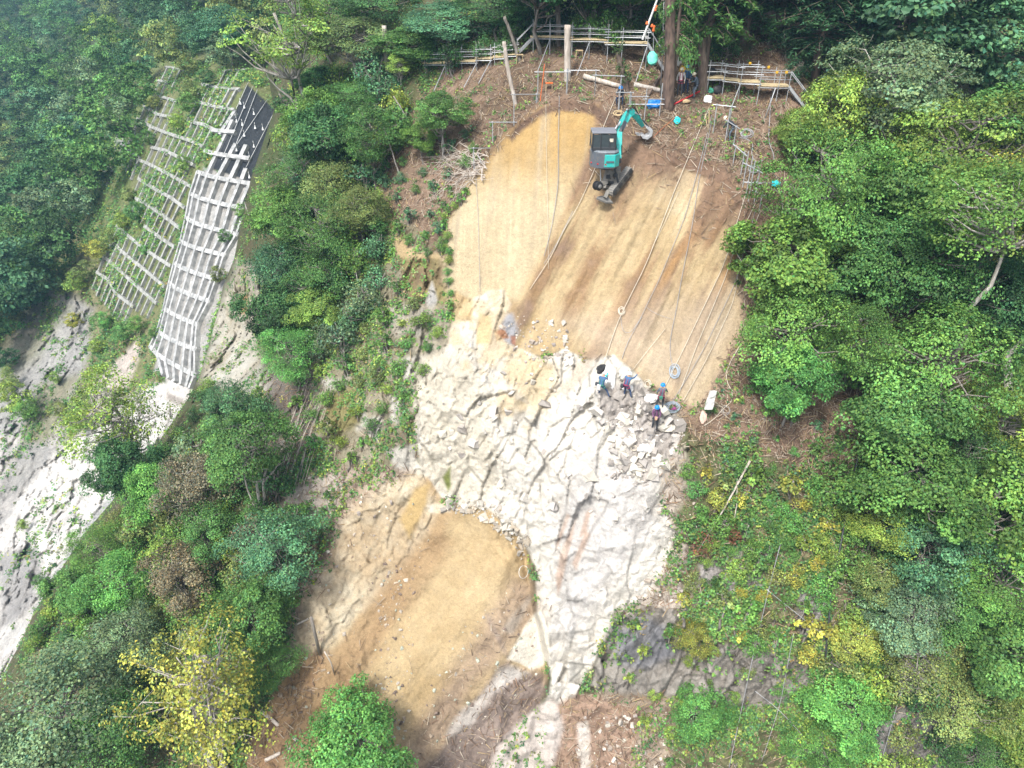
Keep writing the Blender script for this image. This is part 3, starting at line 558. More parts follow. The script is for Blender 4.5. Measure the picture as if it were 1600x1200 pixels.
# ------------------------------------------------------------------ broadleaf trees of the right-hand wood: (kind, x, y, radius px, colour, label)
RW = [
 ('bigleaf',1420,25,105,'blue','large tree with big bluish green leaves filling the upper right corner'),
 ('bigleaf',1560,70,80,'blue','big leaved bluish green tree at the far upper right edge'),
 ('sparse1',1400,135,95,'grey','pale grey green flat-topped tree with bare forked branches showing'),
 ('fine0',1320,180,75,'lime','lime green tree left of the flat-topped tree, over the right scaffold end'),
 ('maple0',1255,205,38,'lime','small bright tree poking out above the fallen pole, right of the brown slope'),
 ('maple1',1285,300,88,'green','leafy green maple overhanging the pipe rails on the right'),
 ('maple2',1235,410,82,'green','green maple whose crown bulges over the right edge of the tan scar'),
 ('maple0',1330,400,80,'mid','mid green tree directly behind the maple bulging over the scar'),
 ('maple3',1240,520,78,'green','green maple beside the lower right edge of the tan scar'),
 ('maple1',1330,530,62,'mid','small green tree above the shaded gap with twigs in the right wood'),
 ('maple0',1235,590,60,'vivid','lowest green maple over the brown bank right of the workers'),
 ('maple1',1500,255,118,'lime','broad yellow green tree with yellowing leaves in the right wood'),
 ('sparse0',1560,330,85,'yellow','yellowing tree at the right edge above the tall pale trunk'),
 ('maple2',1400,290,75,'mid','dark green tree between the maple and the yellow green tree'),
 ('bigleaf',1590,180,60,'mid','dark leafy tree at the right edge under the big leaved tree'),
 ('maple3',1420,420,80,'mid','layered green tree left of the tall pale trunk'),
 ('maple1',1520,440,85,'dark','shaded green tree behind the tall pale trunk'),
 ('maple0',1590,480,70,'deep','very dark tree at the right edge halfway down'),
 ('maple3',1475,570,95,'green','broad layered green crown below the tall pale trunk'),
 ('maple2',1400,640,75,'mid','green tree under the broad layered crown, over the shaded gully'),
 ('sparse1',1575,660,72,'lime','pale yellow green tree with white twigs at the right edge'),
 ('maple1',1500,720,80,'dark','dark tree between the pale twiggy tree and the gully'),
 ('maple0',1410,745,95,'green','wide fresh green tree growing from the gully edge'),
 ('maple2',1540,790,85,'green','green tree at the right edge below the pale twiggy tree'),
 ('fine0',1450,850,80,'blue','bluish green small-leaved tree below the wide fresh green tree'),
 ('maple3',1375,815,48,'lime','yellow green spray tree over the dark gully pipe'),
 ('fine0',1365,905,42,'olive','rounded olive bush hanging over the gully pipe'),
 ('maple1',1560,900,80,'green','bright green layered tree at the right edge, two thirds down'),
 ('maple0',1480,950,55,'mid','green tree left of the bright layered tree low on the right'),
 ('sparse1',1420,960,60,'grey','thin grey green tree with bare twigs low on the right'),
 ('maple2',1570,1010,70,'mid','leafy tree at the right edge near the lower rock face'),
 ('sparse0',1430,1030,62,'olive','olive brown tree with silvery dead branches low on the right'),
 ('maple3',1500,1090,60,'olive','olive tree with orange tips above the lower right rock face'),
 ('maple0',1320,1100,62,'vivid','dense bright green tree at the bottom, left of the lower right rock'),
 ('maple1',1285,1160,50,'vivid','dense green tree cut off by the bottom edge right of centre'),
 ('fine0',1340,1000,42,'yellow','yellow orange bush at the foot of the gully pipe'),
 ('maple2',1580,1130,55,'lime','lime green tree in the lower right corner'),
 ('maple1',1530,1180,50,'mid','green tree on the bottom edge near the right corner'),
 ('maple0',1095,1110,45,'vivid','bright green rounded bush under the grey cliff at the bottom'),
 ('fine0',1080,995,32,'yellow','yellow green bush on the grey cliff ledge'),
]
for k, x, y, r_, c, lb in RW: tree_at(k, x, y, r_, c, lb, group='trees of the right-hand wood', name='conifer_tree' if k == 'conifer' else 'broadleaf_tree', cat='tree')
plant('tallbirch', near(1532, 690), .95, .98, 'lime', 'tall pale trunked birch with a small yellow green crown at the right side', cat='tree', group='trees of the right-hand wood', name='broadleaf_tree', rot=2.0)
plant('tallbirch', near(1441, 640), .9, .85, 'green', 'slim grey trunked tree standing left of the tall pale birch', cat='tree', group='trees of the right-hand wood', name='broadleaf_tree', rot=.5)
# ------------------------------------------------------------------ trees along the top
TOPT = [
 ('maple3',700,35,72,'blue','large blue green tree behind the left end of the scaffold walkway',.5),
 ('maple0',640,70,50,'mid','green tree left of the large blue green tree at the top',.6),
 ('maple1',775,10,62,'dark','dark tree between the blue green tree and the raised scaffold',.6),
 ('maple2',850,-45,80,'dark','shaded tree behind the left end of the raised scaffold',1),
 ('bigleaf',930,-50,80,'mid','large-leaved tree behind the middle of the raised scaffold',1),
 ('maple0',990,-30,70,'mid','green tree behind the right end of the raised scaffold',.8),
 ('sparse1',560,60,58,'olive','olive yellow tree left of the dead standing pole',.7),
 ('sparse0',625,100,30,'lime','small yellow green tree right of the dead standing pole',.7),
 ('maple1',510,30,60,'mid','mid green tree at the top left of centre',.8),
 ('maple3',580,0,60,'dark','dark tree at the top edge behind the olive yellow tree',.8),
 ('birch',440,40,70,'lime','pale leaved tree with tall slender leaning trunk above the frames',1),
 ('maple0',350,45,50,'blue','bluish bushy tree above the concrete frames',.8),
 ('maple2',505,125,42,'mid','green bush under the leaning birch',.6),
 ('maple1',560,150,48,'mid','green tree on the left slope below the dead standing pole',.6),
 ('maple3',1150,-60,90,'dark','dark foliage tree cut by the top edge above the right scaffold',1),
]
for k, x, y, r_, c, lb, h_ in TOPT: tree_at(k, x, y, r_, c, lb, hs=h_, group='trees along the top of the slope', name='broadleaf_tree', cat='tree', T=tM if x == 350 else tN)
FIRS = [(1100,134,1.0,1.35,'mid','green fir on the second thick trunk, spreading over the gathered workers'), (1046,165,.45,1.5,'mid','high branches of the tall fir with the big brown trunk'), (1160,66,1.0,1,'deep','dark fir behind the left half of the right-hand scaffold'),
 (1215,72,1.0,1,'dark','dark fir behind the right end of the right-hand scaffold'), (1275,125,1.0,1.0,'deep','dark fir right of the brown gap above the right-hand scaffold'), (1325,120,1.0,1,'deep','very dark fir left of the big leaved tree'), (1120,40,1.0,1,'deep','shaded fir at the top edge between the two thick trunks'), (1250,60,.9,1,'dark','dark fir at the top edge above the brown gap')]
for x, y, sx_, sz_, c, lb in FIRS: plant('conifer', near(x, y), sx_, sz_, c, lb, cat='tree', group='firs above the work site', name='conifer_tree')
# ------------------------------------------------------------------ left slope and bottom left
LW = [
 ('maple0',498,188,44,'green','fresh green tree beside the top of the black fleece'),
 ('maple1',476,266,48,'mid','mid green tree beside the black fleece lower corner'),
 ('maple2',510,215,55,'dark','dark green tree in the middle of the upper left slope'),
 ('fine0',520,290,45,'olive','olive tree in the upper left slope'),
 ('maple3',580,215,45,'mid','green tree with leaning bare stems left of the cleared slope'),
 ('maple0',440,335,52,'green','green bushy tree right of the upper concrete frames'),
 ('maple1',505,360,55,'mid','broad green bush between frames and scar, mid height'),
 ('fine0',440,420,50,'blue','bluish green tree right of the lower concrete frames'),
 ('fine0',500,440,45,'mid','round green tree below the broad green bush'),
 ('maple3',560,330,42,'olive','olive tree at the left rim of the cleared slope'),
 ('maple2',430,490,48,'dark','dark green tree above the jointed rock wall'),
 ('maple0',495,480,38,'lime','bright yellow green young tree amid the left slope'),
 ('maple1',455,555,45,'vivid','light green tree over the dark vine gully'),
 ('fine0',360,640,45,'blue','blue green tree standing on the ridge above the white gully'),
 ('sparse1',385,700,62,'mid','slender stemmed green tree right of the ridge top'),
 ('sparse0',180,650,72,'lime','spreading olive tree overhanging the white gully'),
 ('maple2',190,730,48,'dark','dark green tree on the rim of the white gully'),
 ('maple0',240,770,45,'vivid','vine covered bright green tree below the spreading olive tree'),
 ('fine0',300,760,55,'brown','reddish brown bare-twigged tree in the middle of the left ridge'),
 ('fine0',330,830,48,'mid','green bush right of the reddish brown tree'),
 ('maple1',160,860,45,'green','dark leaved bush at the edge of the white gully'),
 ('maple3',185,910,55,'vivid','light green bushy tree low on the left ridge'),
 ('fine0',290,900,60,'brown','grey brown leafless thicket tree in the lower left'),
 ('fine0',430,860,68,'blue','blue green small-leaved tree beside the debris fan'),
 ('maple0',400,960,55,'mid','green tree at the edge of the landslide lower left'),
 ('maple2',120,920,38,'mid','small tree on the lower rim of the white gully'),
 ('fine0',210,1000,55,'grey','grey green tree behind the yellow tree'),
 ('sparse0',308,1085,100,'yellow','large yellow leaved tree with pale branches at the bottom left'),
 ('maple3',95,1105,112,'grey','large blue green tree filling the bottom left corner'),
 ('fine0',190,1150,70,'mid','green tree between the corner tree and the yellow tree'),
 ('fine0',20,1200,60,'grey','pale grey green tree at the very bottom left corner'),
 ('maple0',545,1165,78,'vivid','bright fresh green tree at the bottom edge on the landslide'),
 ('maple3',420,1040,40,'mid','small green tree right of the large yellow tree'),
 ('sparse1',690,175,40,'mid','slim green sapling on the cleared slope left of the scar'),
 ('maple0',660,215,26,'green','small leafy sapling at the foot of the slim one'),
]
for k, x, y, r_, c, lb in LW: tree_at(k, x, y, r_, c, lb, group='trees of the left slope', name='broadleaf_tree', cat='tree')
# ------------------------------------------------------------------ ground cover (stuff): leaf tufts and dry litter
def inpoly(x, y, P):
    c = False
    for i in range(len(P)):
        ax, ay = P[i]; bx, by = P[(i + 1) % len(P)]
        if (ay > y) != (by > y) and x < (bx - ax) * (y - ay) / (by - ay) + ax: c = not c
    return c
def fieldat(gxs, gys, arr, shp, px, py): return bil(gxs, gys, arr.reshape(shp), px, py)
CV = np.array([(.085,.165,.05), (.13,.20,.05), (.20,.24,.06), (.06,.12,.045), (.15,.15,.07), (.27,.25,.06), (.11,.20,.05), (.19,.13,.07), (.085,.15,.075)])
CW = np.array([.30, .22, .10, .14, .08, .012, .08, .02, .06])
def cover(name, n, T, chan, gxs, gys, shp, box_, rad, leaf, per, seed, label, haz=1.0, hgt=.35, zfac=1.0):
    r = np.random.default_rng(seed); px = r.uniform(box_[0], box_[2], n * 3); py = r.uniform(box_[1], box_[3], n * 3)
    v = fieldat(gxs, gys, chan, shp, px, py); P = world(px, py, T(px, py)); pn = fbm(P.astype(np.float32), 2.2 * zfac, 3, seed + 5)
    k = r.uniform(size=len(px)) < v * np.clip(.48 + pn * 2.4, .03, 1.3); px, py, P = px[k][:n], py[k][:n], P[k][:n]; m = len(P)
    spc = fbm(P.astype(np.float32), 3.5 * zfac, 2, seed + 9); ci = r.choice(len(CV), m, p=CW / CW.sum())
    base = CV[ci] * 1.35 * np.array([.93, 1.06, .95]); base = base * (1 + .35 * spc)[:, None]; rr = rad * r.uniform(.5, 1.5, m) * r.choice([1, 1, 1.6], m)
    C = np.repeat(P, per, 0); B_ = np.repeat(base, per, 0); R_ = np.repeat(rr, per); d = rdir(len(C), r)
    vd = -raydir(np.repeat(px, per), np.repeat(py, per)); vd /= np.linalg.norm(vd, axis=1)[:, None]
    off = d * (R_ * r.uniform(.2, 1, len(C)))[:, None]; up = np.array([0, 0, 1.]) * .5 + vd * .5
    off += up * (R_ * hgt * r.uniform(0, 2, len(C)))[:, None]; C = C + off
    N = np.array([0, 0, 1.]) * .7 + vd * .35 + d * .6 + r.normal(size=C.shape) * .25; N /= np.linalg.norm(N, axis=1)[:, None]
    V, Q = leafquads(C, N, leaf, .75, r); kk = np.repeat(r.normal(0, .22, m), per); col = leafcol(len(C), r, G0, .32, kk) / .4
    col = np.clip(col * np.repeat(B_, 4, 0), 0, 1); o = link(name, quadmesh(name, V, Q, M_leaf, col)); o['kind'] = 'stuff'; o['label'] = label; o['category'] = 'ground plants'; return o
vegN = np.where(od > 0, np.where((od < 16) & (NY > 600), .8, 0), A.veg); vegN = np.where(A.lit > .9, vegN * .8, vegN)
cover('undergrowth', 62000, tN, vegN, gx, gy, nsh, (-60, -40, 1660, 1260), 0.27, .145, 12, 301, 'low leafy plants and creepers growing over the near hillside')
vis2 = np.where(tN(MX, MY) < D2f, 0, 1) * 1.0
cover('distant_undergrowth', 22000, tM, (B.veg * np.where((MX < 700), 1, 0)).astype(np.float32), mx, my, msh, (-60, -40, 470, 1150), .5, .26, 12, 331, 'grass and low bushes covering the valley side beyond the ridge', zfac=2.2)
def litter(name, n, label):
    r = np.random.default_rng(401); px = r.uniform(-40, 1640, n * 4); py = r.uniform(-30, 1240, n * 4); v = fieldat(gx, gy, np.where(od > 0, 0, A.lit), nsh, px, py)
    k = r.uniform(size=len(px)) < v * .9; px, py = px[k][:n], py[k][:n]; P = world(px, py, tN(px, py) - .06); m = len(P)
    # sticks lie along the slope: tangent from neighbouring surface points
    ang = r.uniform(0, 6.283, m); Lp = 6; P2 = world(px + np.cos(ang) * Lp, py + np.sin(ang) * Lp, tN(px + np.cos(ang) * Lp, py + np.sin(ang) * Lp) - .06); d = P2 - P; d /= np.linalg.norm(d, axis=1)[:, None]
    L = r.uniform(.12, .55, m) * r.choice([1, 1, 1.8], m); vd = -raydir(px, py); vd /= np.linalg.norm(vd, axis=1)[:, None]; s_ = np.cross(d, vd); s_ /= np.linalg.norm(s_, axis=1)[:, None]; wd = r.uniform(.012, .03, m)
    a = P - d * (L / 2)[:, None]; b = P + d * (L / 2)[:, None] + vd * (L * r.uniform(0, .35, m))[:, None]; sw = s_ * wd[:, None]
    V = np.stack([a - sw, a + sw, b + sw * .5, b - sw * .5], 1).reshape(-1, 3); Q = np.arange(4 * m).reshape(m, 4)
    pal = np.array([(.33,.26,.19), (.20,.14,.095), (.42,.36,.28), (.12,.08,.055), (.27,.17,.11), (.36,.27,.15)]); c = pal[r.choice(6, m)] * r.uniform(.7, 1.25, m)[:, None]
    o = link(name, quadmesh(name, V, Q, M_leaf, np.repeat(c, 4, 0))); o['kind'] = 'stuff'; o['label'] = label; o['category'] = 'litter'
litter('dry_litter', 42000, 'dry grass, twigs and leaf litter scattered on the brown slope')
# loose stones on the debris slopes
def stones(name, n, regions, s0, s1, cols, label, seed):
    r = np.random.default_rng(seed); V = []; Fc = []; Cc = []; nb = 0
    iv = np.array([(-1,-1,-1),(1,-1,-1),(1,1,-1),(-1,1,-1),(-1,-1,1),(1,-1,1),(1,1,1),(-1,1,1)], float) * .75; fi = np.array([(0,3,2,1),(4,5,6,7),(0,1,5,4),(1,2,6,5),(2,3,7,6),(3,0,4,7)])
    while nb < n:
        poly = regions[r.integers(len(regions))]; pa = np.array(poly); x = r.uniform(pa[:, 0].min(), pa[:, 0].max()); y = r.uniform(pa[:, 1].min(), pa[:, 1].max())
        if not inpoly(x, y, poly): continue
        s = s0 * (s1 / s0) ** (r.uniform() ** 2.2); p = world(x, y, float(tN(x, y)) - s * .3); sc = np.array([1, .8, .6]) * r.uniform(.7, 1.3, 3) * s; q = rdir(1, r)[0]; an = r.uniform(0, 6.28)
        Rm = np.array(Matrix.Rotation(an, 3, Vector(q))); v = iv * (1 + r.normal(size=iv.shape) * .28) * sc; V.append(v @ Rm.T + p); Fc.append(fi + nb * len(iv)); c = np.array(cols[r.integers(len(cols))]) * r.uniform(.75, 1.15); Cc.append(np.repeat(c[None], len(iv), 0)); nb += 1
    o = link(name, quadmesh(name, np.concatenate(V), np.concatenate(Fc), M_stone, np.concatenate(Cc))); o['kind'] = 'stuff'; o['label'] = label; o['category'] = 'stones'
M_stone = ground_mat('stone', 6, .05)
stones('loose_stones', 520, [[(700,1000),(830,880),(850,1040),(760,1200),(620,1200)], [(440,1000),(520,900),(600,800),(660,770),(700,860),(560,980),(450,1180),(400,1180)], [(600,870),(650,880),(640,1160),(560,1200)]], .03, .15, [(.42,.44,.36),(.40,.32,.24),(.22,.17,.14),(.45,.40,.34)], 'small loose stones strewn down the landslide below the cliff', 411)
stones('debris_stones', 640, [[(440,780),(480,740),(560,735),(650,745),(620,810),(560,860),(500,920),(450,880)], [(780,490),(880,500),(900,560),(800,570)], [(1040,760),(1090,760),(1090,960),(960,970),(1000,900)], [(900,1120),(1050,1110),(1040,1200),(900,1200)]], .03, .20, [(.55,.5,.44),(.42,.36,.30),(.34,.30,.27),(.62,.58,.5)], 'broken stones lying on the pale debris slopes', 421)
stones('foot_stones', 190, [[(690,772),(760,782),(805,808),(832,850),(815,880),(780,832),(740,806),(690,800)]], .06, .38, [(.52,.49,.43),(.44,.38,.30),(.36,.33,.29)], 'fallen blocks lying along the foot of the white cliff', 441)
stones('rock_rubble', 420, [[(930,640),(1000,610),(1075,660),(1060,705),(1010,760),(960,750)], [(930,640),(1000,610),(1075,660),(1060,705),(1010,760),(960,750)], [(780,560),(880,560),(980,600),(1040,700),(1000,860),(880,800),(700,740),(670,640)]], .06, .42, [(.42,.39,.36),(.56,.53,.48),(.62,.58,.5),(.34,.31,.28)], 'angular rock rubble resting on the broken white cliff', 431)
# ------------------------------------------------------------------ shrubs one can tell apart
LM = {'black fleece': (405, 200), 'lower concrete frames': (290, 520), 'upper concrete frames': (300, 200), 'jointed rock wall': (365, 520), 'vine gully': (450, 650), 'tan scar': (720, 380), 'dead standing pole': (603, 75), 'left scaffold walkway': (740, 95),
      'white gully': (150, 780), 'big yellow tree': (310, 1080), 'debris fan': (520, 810), 'grey cliff face': (1020, 1020), 'gully pipe': (1310, 860), 'tall pale trunk': (1538, 470), 'lower right rock face': (1450, 1160), 'leaning pipe pole': (1150, 740), 'heap of bleached branches': (705, 265),
      'landslide': (560, 1040), 'white rope bag': (1108, 628), 'bright bottom-edge tree': (545, 1160), 'raised scaffold': (920, 60), 'right scaffold': (1165, 115), 'mossy wet ledge': (670, 425), 'fresh white cliff': (680, 650), 'leaning birch': (465, 90)}
CN = dict(green='fresh green', mid='mid green', dark='dark green', blue='bluish green', lime='yellowish green', yellow='yellow', olive='olive', grey='grey green', brown='brownish', vivid='bright green', deep='very dark green')
used = {}
ORD = ['', 'second nearest ', 'third nearest ', 'fourth nearest ', 'fifth nearest ', 'sixth nearest ', 'seventh nearest ', 'eighth nearest ', 'ninth nearest ', 'tenth nearest ', 'eleventh nearest ', 'twelfth nearest ']
pending = []
def autoplant(kind, x, y, r_, colour, what, group, T, cat, name, single=False):
    best = min(LM, key=lambda k: (LM[k][0] - x) ** 2 + (LM[k][1] - y) ** 2); lx, ly = LM[best]; dx, dy = x - lx, y - ly
    dr = ('right of' if dx > 0 else 'left of') if abs(dx) > abs(dy) else ('below' if dy > 0 else 'above')
    pending.append((colour, what, dr, best, math.hypot(dx, dy), tree_at(kind, x, y, r_, colour, 'x', T=T, group=group, cat=cat, name=name, single=single)))
def poisson(poly, sp, r, n=4000):
    pa = np.array(poly); pts = []
    for _ in range(n):
        x = r.uniform(pa[:, 0].min(), pa[:, 0].max()); y = r.uniform(pa[:, 1].min(), pa[:, 1].max()); d = sp(x, y) if callable(sp) else sp
        if inpoly(x, y, poly) and all((x - a) ** 2 + (y - b) ** 2 > d * d for a, b in pts): pts.append((x, y))
    return pts
r = np.random.default_rng(501)
def scatter(poly, sp, rad, cols, what, group, T=None, kinds=('bush0', 'bush1', 'bush2'), cat='shrub', name='shrub', single=False):
    for x, y in poisson(poly, sp, r):
        autoplant(kinds[r.integers(len(kinds))], x, y, r.uniform(*rad), cols[r.integers(len(cols))], what, group, T or tN0, cat, name, single)
scatter([(450,130),(610,110),(640,180),(600,260),(590,340),(600,440),(560,520),(470,560),(410,520),(420,400),(440,300),(450,200)], 31, (20, 33), ['mid', 'green', 'dark', 'blue', 'lime', 'mid', 'grey'], 'leafy shrub', 'shrubs on the upper left slope')
scatter([(310,680),(400,620),(430,760),(470,860),(430,980),(330,990),(200,1000),(60,1060),(100,960),(190,830),(260,760)], 34, (20, 34), ['mid', 'green', 'olive', 'grey', 'brown', 'dark', 'lime', 'green'], 'bushy shrub', 'shrubs on the lower left ridge')
scatter([(1340,500),(1460,640),(1600,560),(1600,1200),(1250,1200),(1290,1060),(1330,960),(1340,800),(1390,700)], 50, (24, 38), ['mid', 'dark', 'green', 'lime', 'olive'], 'understorey shrub', 'shrubs under the right-hand wood')
scatter([(1070,720),(1180,720),(1310,760),(1300,1030),(1180,1010),(1050,950),(1090,860)], 27, (10, 22), ['green', 'lime', 'olive', 'mid', 'yellow', 'vivid'], 'leafy cliff plant', 'plants on the right-hand cliff', kinds=('bush0', 'bush1', 'weed'), name='cliff_plant', cat='plant')
scatter([(1100,640),(1200,600),(1280,640),(1330,720),(1180,700)], 33, (6, 12), ['mid', 'blue', 'vivid', 'green'], 'low plant', 'low plants on the brown bank', kinds=('weed', 'bush1'), name='low_plant', cat='plant')
scatter([(600,250),(660,160),(720,150),(740,230),(700,300),(690,410),(640,380),(600,330)], 24, (7, 13), ['blue', 'mid', 'vivid', 'green'], 'low sprouting plant', 'low plants on the cleared slope', kinds=('weed', 'bush1'), name='low_plant', cat='plant')
scatter([(480,470),(620,440),(690,520),(650,600),(560,720),(490,700),(450,600)], 28, (8, 17), ['green', 'olive', 'lime', 'mid', 'vivid'], 'small ledge shrub', 'shrubs on the stepped rock left of the cliff', kinds=('bush0', 'bush2', 'weed'))
scatter([(690,340),(712,330),(730,300),(705,300),(690,360),(700,480),(708,480),(704,380)], 12, (6, 9), ['vivid', 'lime', 'green'], 'trailing plant', 'plants along the left rim of the scar', kinds=('weed', 'bush0'), name='trailing_plant', cat='plant')
scatter([(950,960),(1060,950),(1250,1080),(1240,1200),(1040,1200),(1000,1120)], 42, (8, 15), ['lime', 'green', 'olive'], 'ledge shrub', 'shrubs around the grey cliff', kinds=('weed', 'bush0'))
scatter([(450,800),(520,750),(500,850),(470,900)], 26, (7, 12), ['mid', 'green'], 'scrubby shrub', 'shrubs on the debris fan', kinds=('weed',))
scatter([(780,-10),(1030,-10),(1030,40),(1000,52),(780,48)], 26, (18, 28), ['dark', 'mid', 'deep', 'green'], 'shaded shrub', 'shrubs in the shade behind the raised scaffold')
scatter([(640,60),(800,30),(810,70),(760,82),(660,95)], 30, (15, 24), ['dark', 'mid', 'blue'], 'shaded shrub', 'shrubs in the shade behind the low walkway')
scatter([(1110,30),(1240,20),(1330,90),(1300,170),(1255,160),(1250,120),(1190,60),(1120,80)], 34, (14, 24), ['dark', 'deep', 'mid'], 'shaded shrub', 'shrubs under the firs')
for (ax, ay), (bx, by) in zip(SILH[6:16], SILH[7:17]):
    for f in (.25, .75):
        x, y = ax + (bx - ax) * f + 10, ay + (by - ay) * f + 6
        if y > 590: autoplant('bush%d' % r.integers(3), x, y, r.uniform(11, 19), ['mid', 'olive', 'green', 'dark', 'lime'][r.integers(5)], 'rim shrub', 'shrubs along the rim of the left ridge', tN0, 'shrub', 'shrub')
# trees of the distant slope: as many individuals as one can tell apart
FARP = [(-40,-60),(470,-60),(430,50),(330,45),(262,60),(235,110),(205,160),(170,220),(135,290),(95,370),(70,430),(0,500),(-60,520)]
far_pts = poisson(FARP, lambda x, y: 17 + 17 * min(1, max(0, (y + x * .45 - 10) / 230)), r, 9000)
for x, y in far_pts:
    d = float(tM(x, y)); rp = (4.2 * F / d) * r.uniform(.75, 1.25); fir = r.uniform() < .16 and y < 190
    cl = ['mid', 'dark', 'blue', 'blue', 'dark', 'mid', 'mid', 'olive', 'green', 'grey'][r.integers(10)]
    autoplant('farfir' if fir else 'far%d' % r.integers(4), x, y, rp * (.6 if fir else 1), cl, 'distant fir' if fir else 'distant tree', 'trees on the distant slope', tM, 'tree', 'distant_fir' if fir else 'distant_tree', single=True)
for x, y, rp, cl in [(165,50,24,'lime'), (150,95,20,'mid'), (300,60,22,'blue'), (345,80,24,'grey'), (325,35,20,'mid'), (290,100,14,'olive'), (400,70,18,'olive'), (300,140,16,'olive'), (292,160,14,'mid'), (275,190,12,'lime'), (320,120,14,'dark'), (240,160,10,'olive'), (285,255,12,'lime'), (200,305,12,'olive'),
    (212,330,14,'mid'), (190,345,12,'lime'), (170,370,12,'olive'), (225,390,8,'vivid'), (230,215,11,'mid'), (150,390,16,'yellow'), (120,440,18,'lime'), (135,420,14,'olive'), (95,450,12,'olive'), (20,420,20,'mid'), (40,380,22,'dark'), (45,460,20,'blue'), (15,490,18,'olive'), (160,500,14,'vivid'), (190,520,15,'mid'), (150,540,12,'lime'),
    (115,500,12,'yellow'), (215,505,12,'green'), (20,620,22,'lime'), (40,640,18,'green'), (10,590,16,'olive'), (5,560,18,'dark'), (85,590,9,'lime'), (170,620,14,'olive'), (130,660,14,'lime'), (90,640,12,'olive'), (240,520,8,'mid'), (35,820,8,'lime'), (60,905,8,'mid'), (340,430,12,'olive'), (350,480,9,'mid'), (372,520,9,'mid'), (335,600,14,'mid'), (380,610,16,'green'), (350,370,10,'mid'), (378,330,12,'green')]:
    autoplant('far%d' % r.integers(4), x, y, rp, cl, 'bush', 'bushes on the valley side', tM, 'shrub', 'valley_shrub', single=True)
pending.sort(key=lambda q: q[4])
for colour, what, dr, best, dist, o in pending:
    key = (colour, what, dr, best); k = used.get(key, 0); used[key] = k + 1
    lb = '%s %s %s the %s' % (CN[colour], what, dr, best)
    o['label'] = ('nearest ' if k == 0 else (ORD[k] if k < 12 else 'outer ')) + lb
# ------------------------------------------------------------------ concrete slope frames on the ridge beyond
def concrete_mat(name, c1, c2):
    m, n, b = newmat(name); tc = n.nodes.new('ShaderNodeTexCoord'); no = n.nodes.new('ShaderNodeTexNoise'); no.inputs['Scale'].default_value = 1.6; no.inputs['Detail'].default_value = 7; cr_ = n.nodes.new('ShaderNodeValToRGB')
    cr_.color_ramp.elements[0].color = (*c1, 1); cr_.color_ramp.elements[0].position = .38; cr_.color_ramp.elements[1].color = (*c2, 1); cr_.color_ramp.elements[1].position = .6
    n.links.new(tc.outputs['Object'], no.inputs['Vector']); n.links.new(no.outputs['Fac'], cr_.inputs[0]); n.links.new(cr_.outputs[0], b.inputs['Base Color']); b.inputs['Roughness'].default_value = .9; return m
M_conc = concrete_mat('sprayed_concrete', (.25,.255,.25), (.44,.44,.43)); M_conc_old = concrete_mat('weathered_concrete', (.21,.215,.19), (.36,.36,.34))
def empty(name, label, cat, loc=(0, 0, 0), group=None):
    o = link(name, None, None, loc); o['label'] = label; o['category'] = cat
    if group: o['group'] = group
    return o
PV = DM.reshape(msh)
def midn(px, py):   # outward normal of the smooth slope
    a = world(px - 8, py, fM(np.array(px - 8.), np.array(py * 1.))); b = world(px + 8, py, fM(np.array(px + 8.), np.array(py * 1.))); c = world(px, py - 8, fM(np.array(px * 1.), np.array(py - 8.))); d = world(px, py + 8, fM(np.array(px * 1.), np.array(py + 8.)))
    n = np.cross(b - a, c - d); n /= np.linalg.norm(n); v = world(px, py, 1.) - np.array([0, 0, CZ]); return Vector(n if n @ v < 0 else -n)
def ms(px, py, off=.25): return Vector(world(px, py, float(fM(np.array(px * 1.), np.array(py * 1.))) - off))
def polybeam(mb, pts, wdt, dpt, off=.15):
    for a, b in zip(pts[:-1], pts[1:]):
        n = midn((a[0] + b[0]) / 2, (a[1] + b[1]) / 2); A_, B_ = ms(*a, off), ms(*b, off); d = (B_ - A_).normalized() * wdt * .35; mb.beam(A_ - d, B_ + d, wdt, dpt, n)
frame = empty('slope_lattice', 'white concrete lattice frame running down the steep rock ridge under the black fleece', 'slope frame', ms(290, 590))
rowsM = [((335,205),(367,208)), ((322,237),(389,249)), ((312,270),(402,290)), ((301,304),(386,328)), ((294,342),(373,368)), ((286,378),(354,400)), ((276,412),(342,438)), ((268,444),(330,472)), ((260,482),(312,508)), ((250,518),(309,547)), ((238,543),(308,587)), ((250,578),(300,606))]
SV = [0, .06, .17, .35, .54, .73, .9, 1]
def rp(i, s): (a, b), (c, d) = rowsM[i]; return (a + (c - a) * s, b + (d - b) * s ** .72)
def child(mb, name, mat, root):
    o = mb.obj(name, mat, root); o.matrix_parent_inverse = Matrix.Translation(-Vector(root.location)); return o
for i in range(11):
    mb = MB(); polybeam(mb, [rp(i, s) for s in np.linspace(0, 1, 7)], .52, .6, .30); child(mb, 'horizontal_beam', M_conc, frame)
for k, s in enumerate(SV):
    for i in range(2, 11):
        mb = MB(); a, b = rp(i, s), rp(i + 1, s) if i < 10 else rp(11, s); m_ = ((a[0] + b[0]) / 2, (a[1] + b[1]) / 2)
        if i == 10 and s < .17: continue
        polybeam(mb, [a, m_, b], .40 if 0 < k < 7 else .30, .85, .2); child(mb, 'vertical_rib', M_conc, frame)
for a, b in [((364,191),(326,272)), ((369,228),(343,276)), ((385,230),(362,280)), ((385,267),(380,280)), ((411,262),(401,290)), ((367,178),(346,210))]:
    mb = MB(); polybeam(mb, [a, b], .55, .6, .3); child(mb, 'vertical_rib', M_conc, frame)
field = empty('slope_lattice', 'older weathered concrete frames overgrown with grass, left of the white lattice', 'slope frame', ms(220, 400))
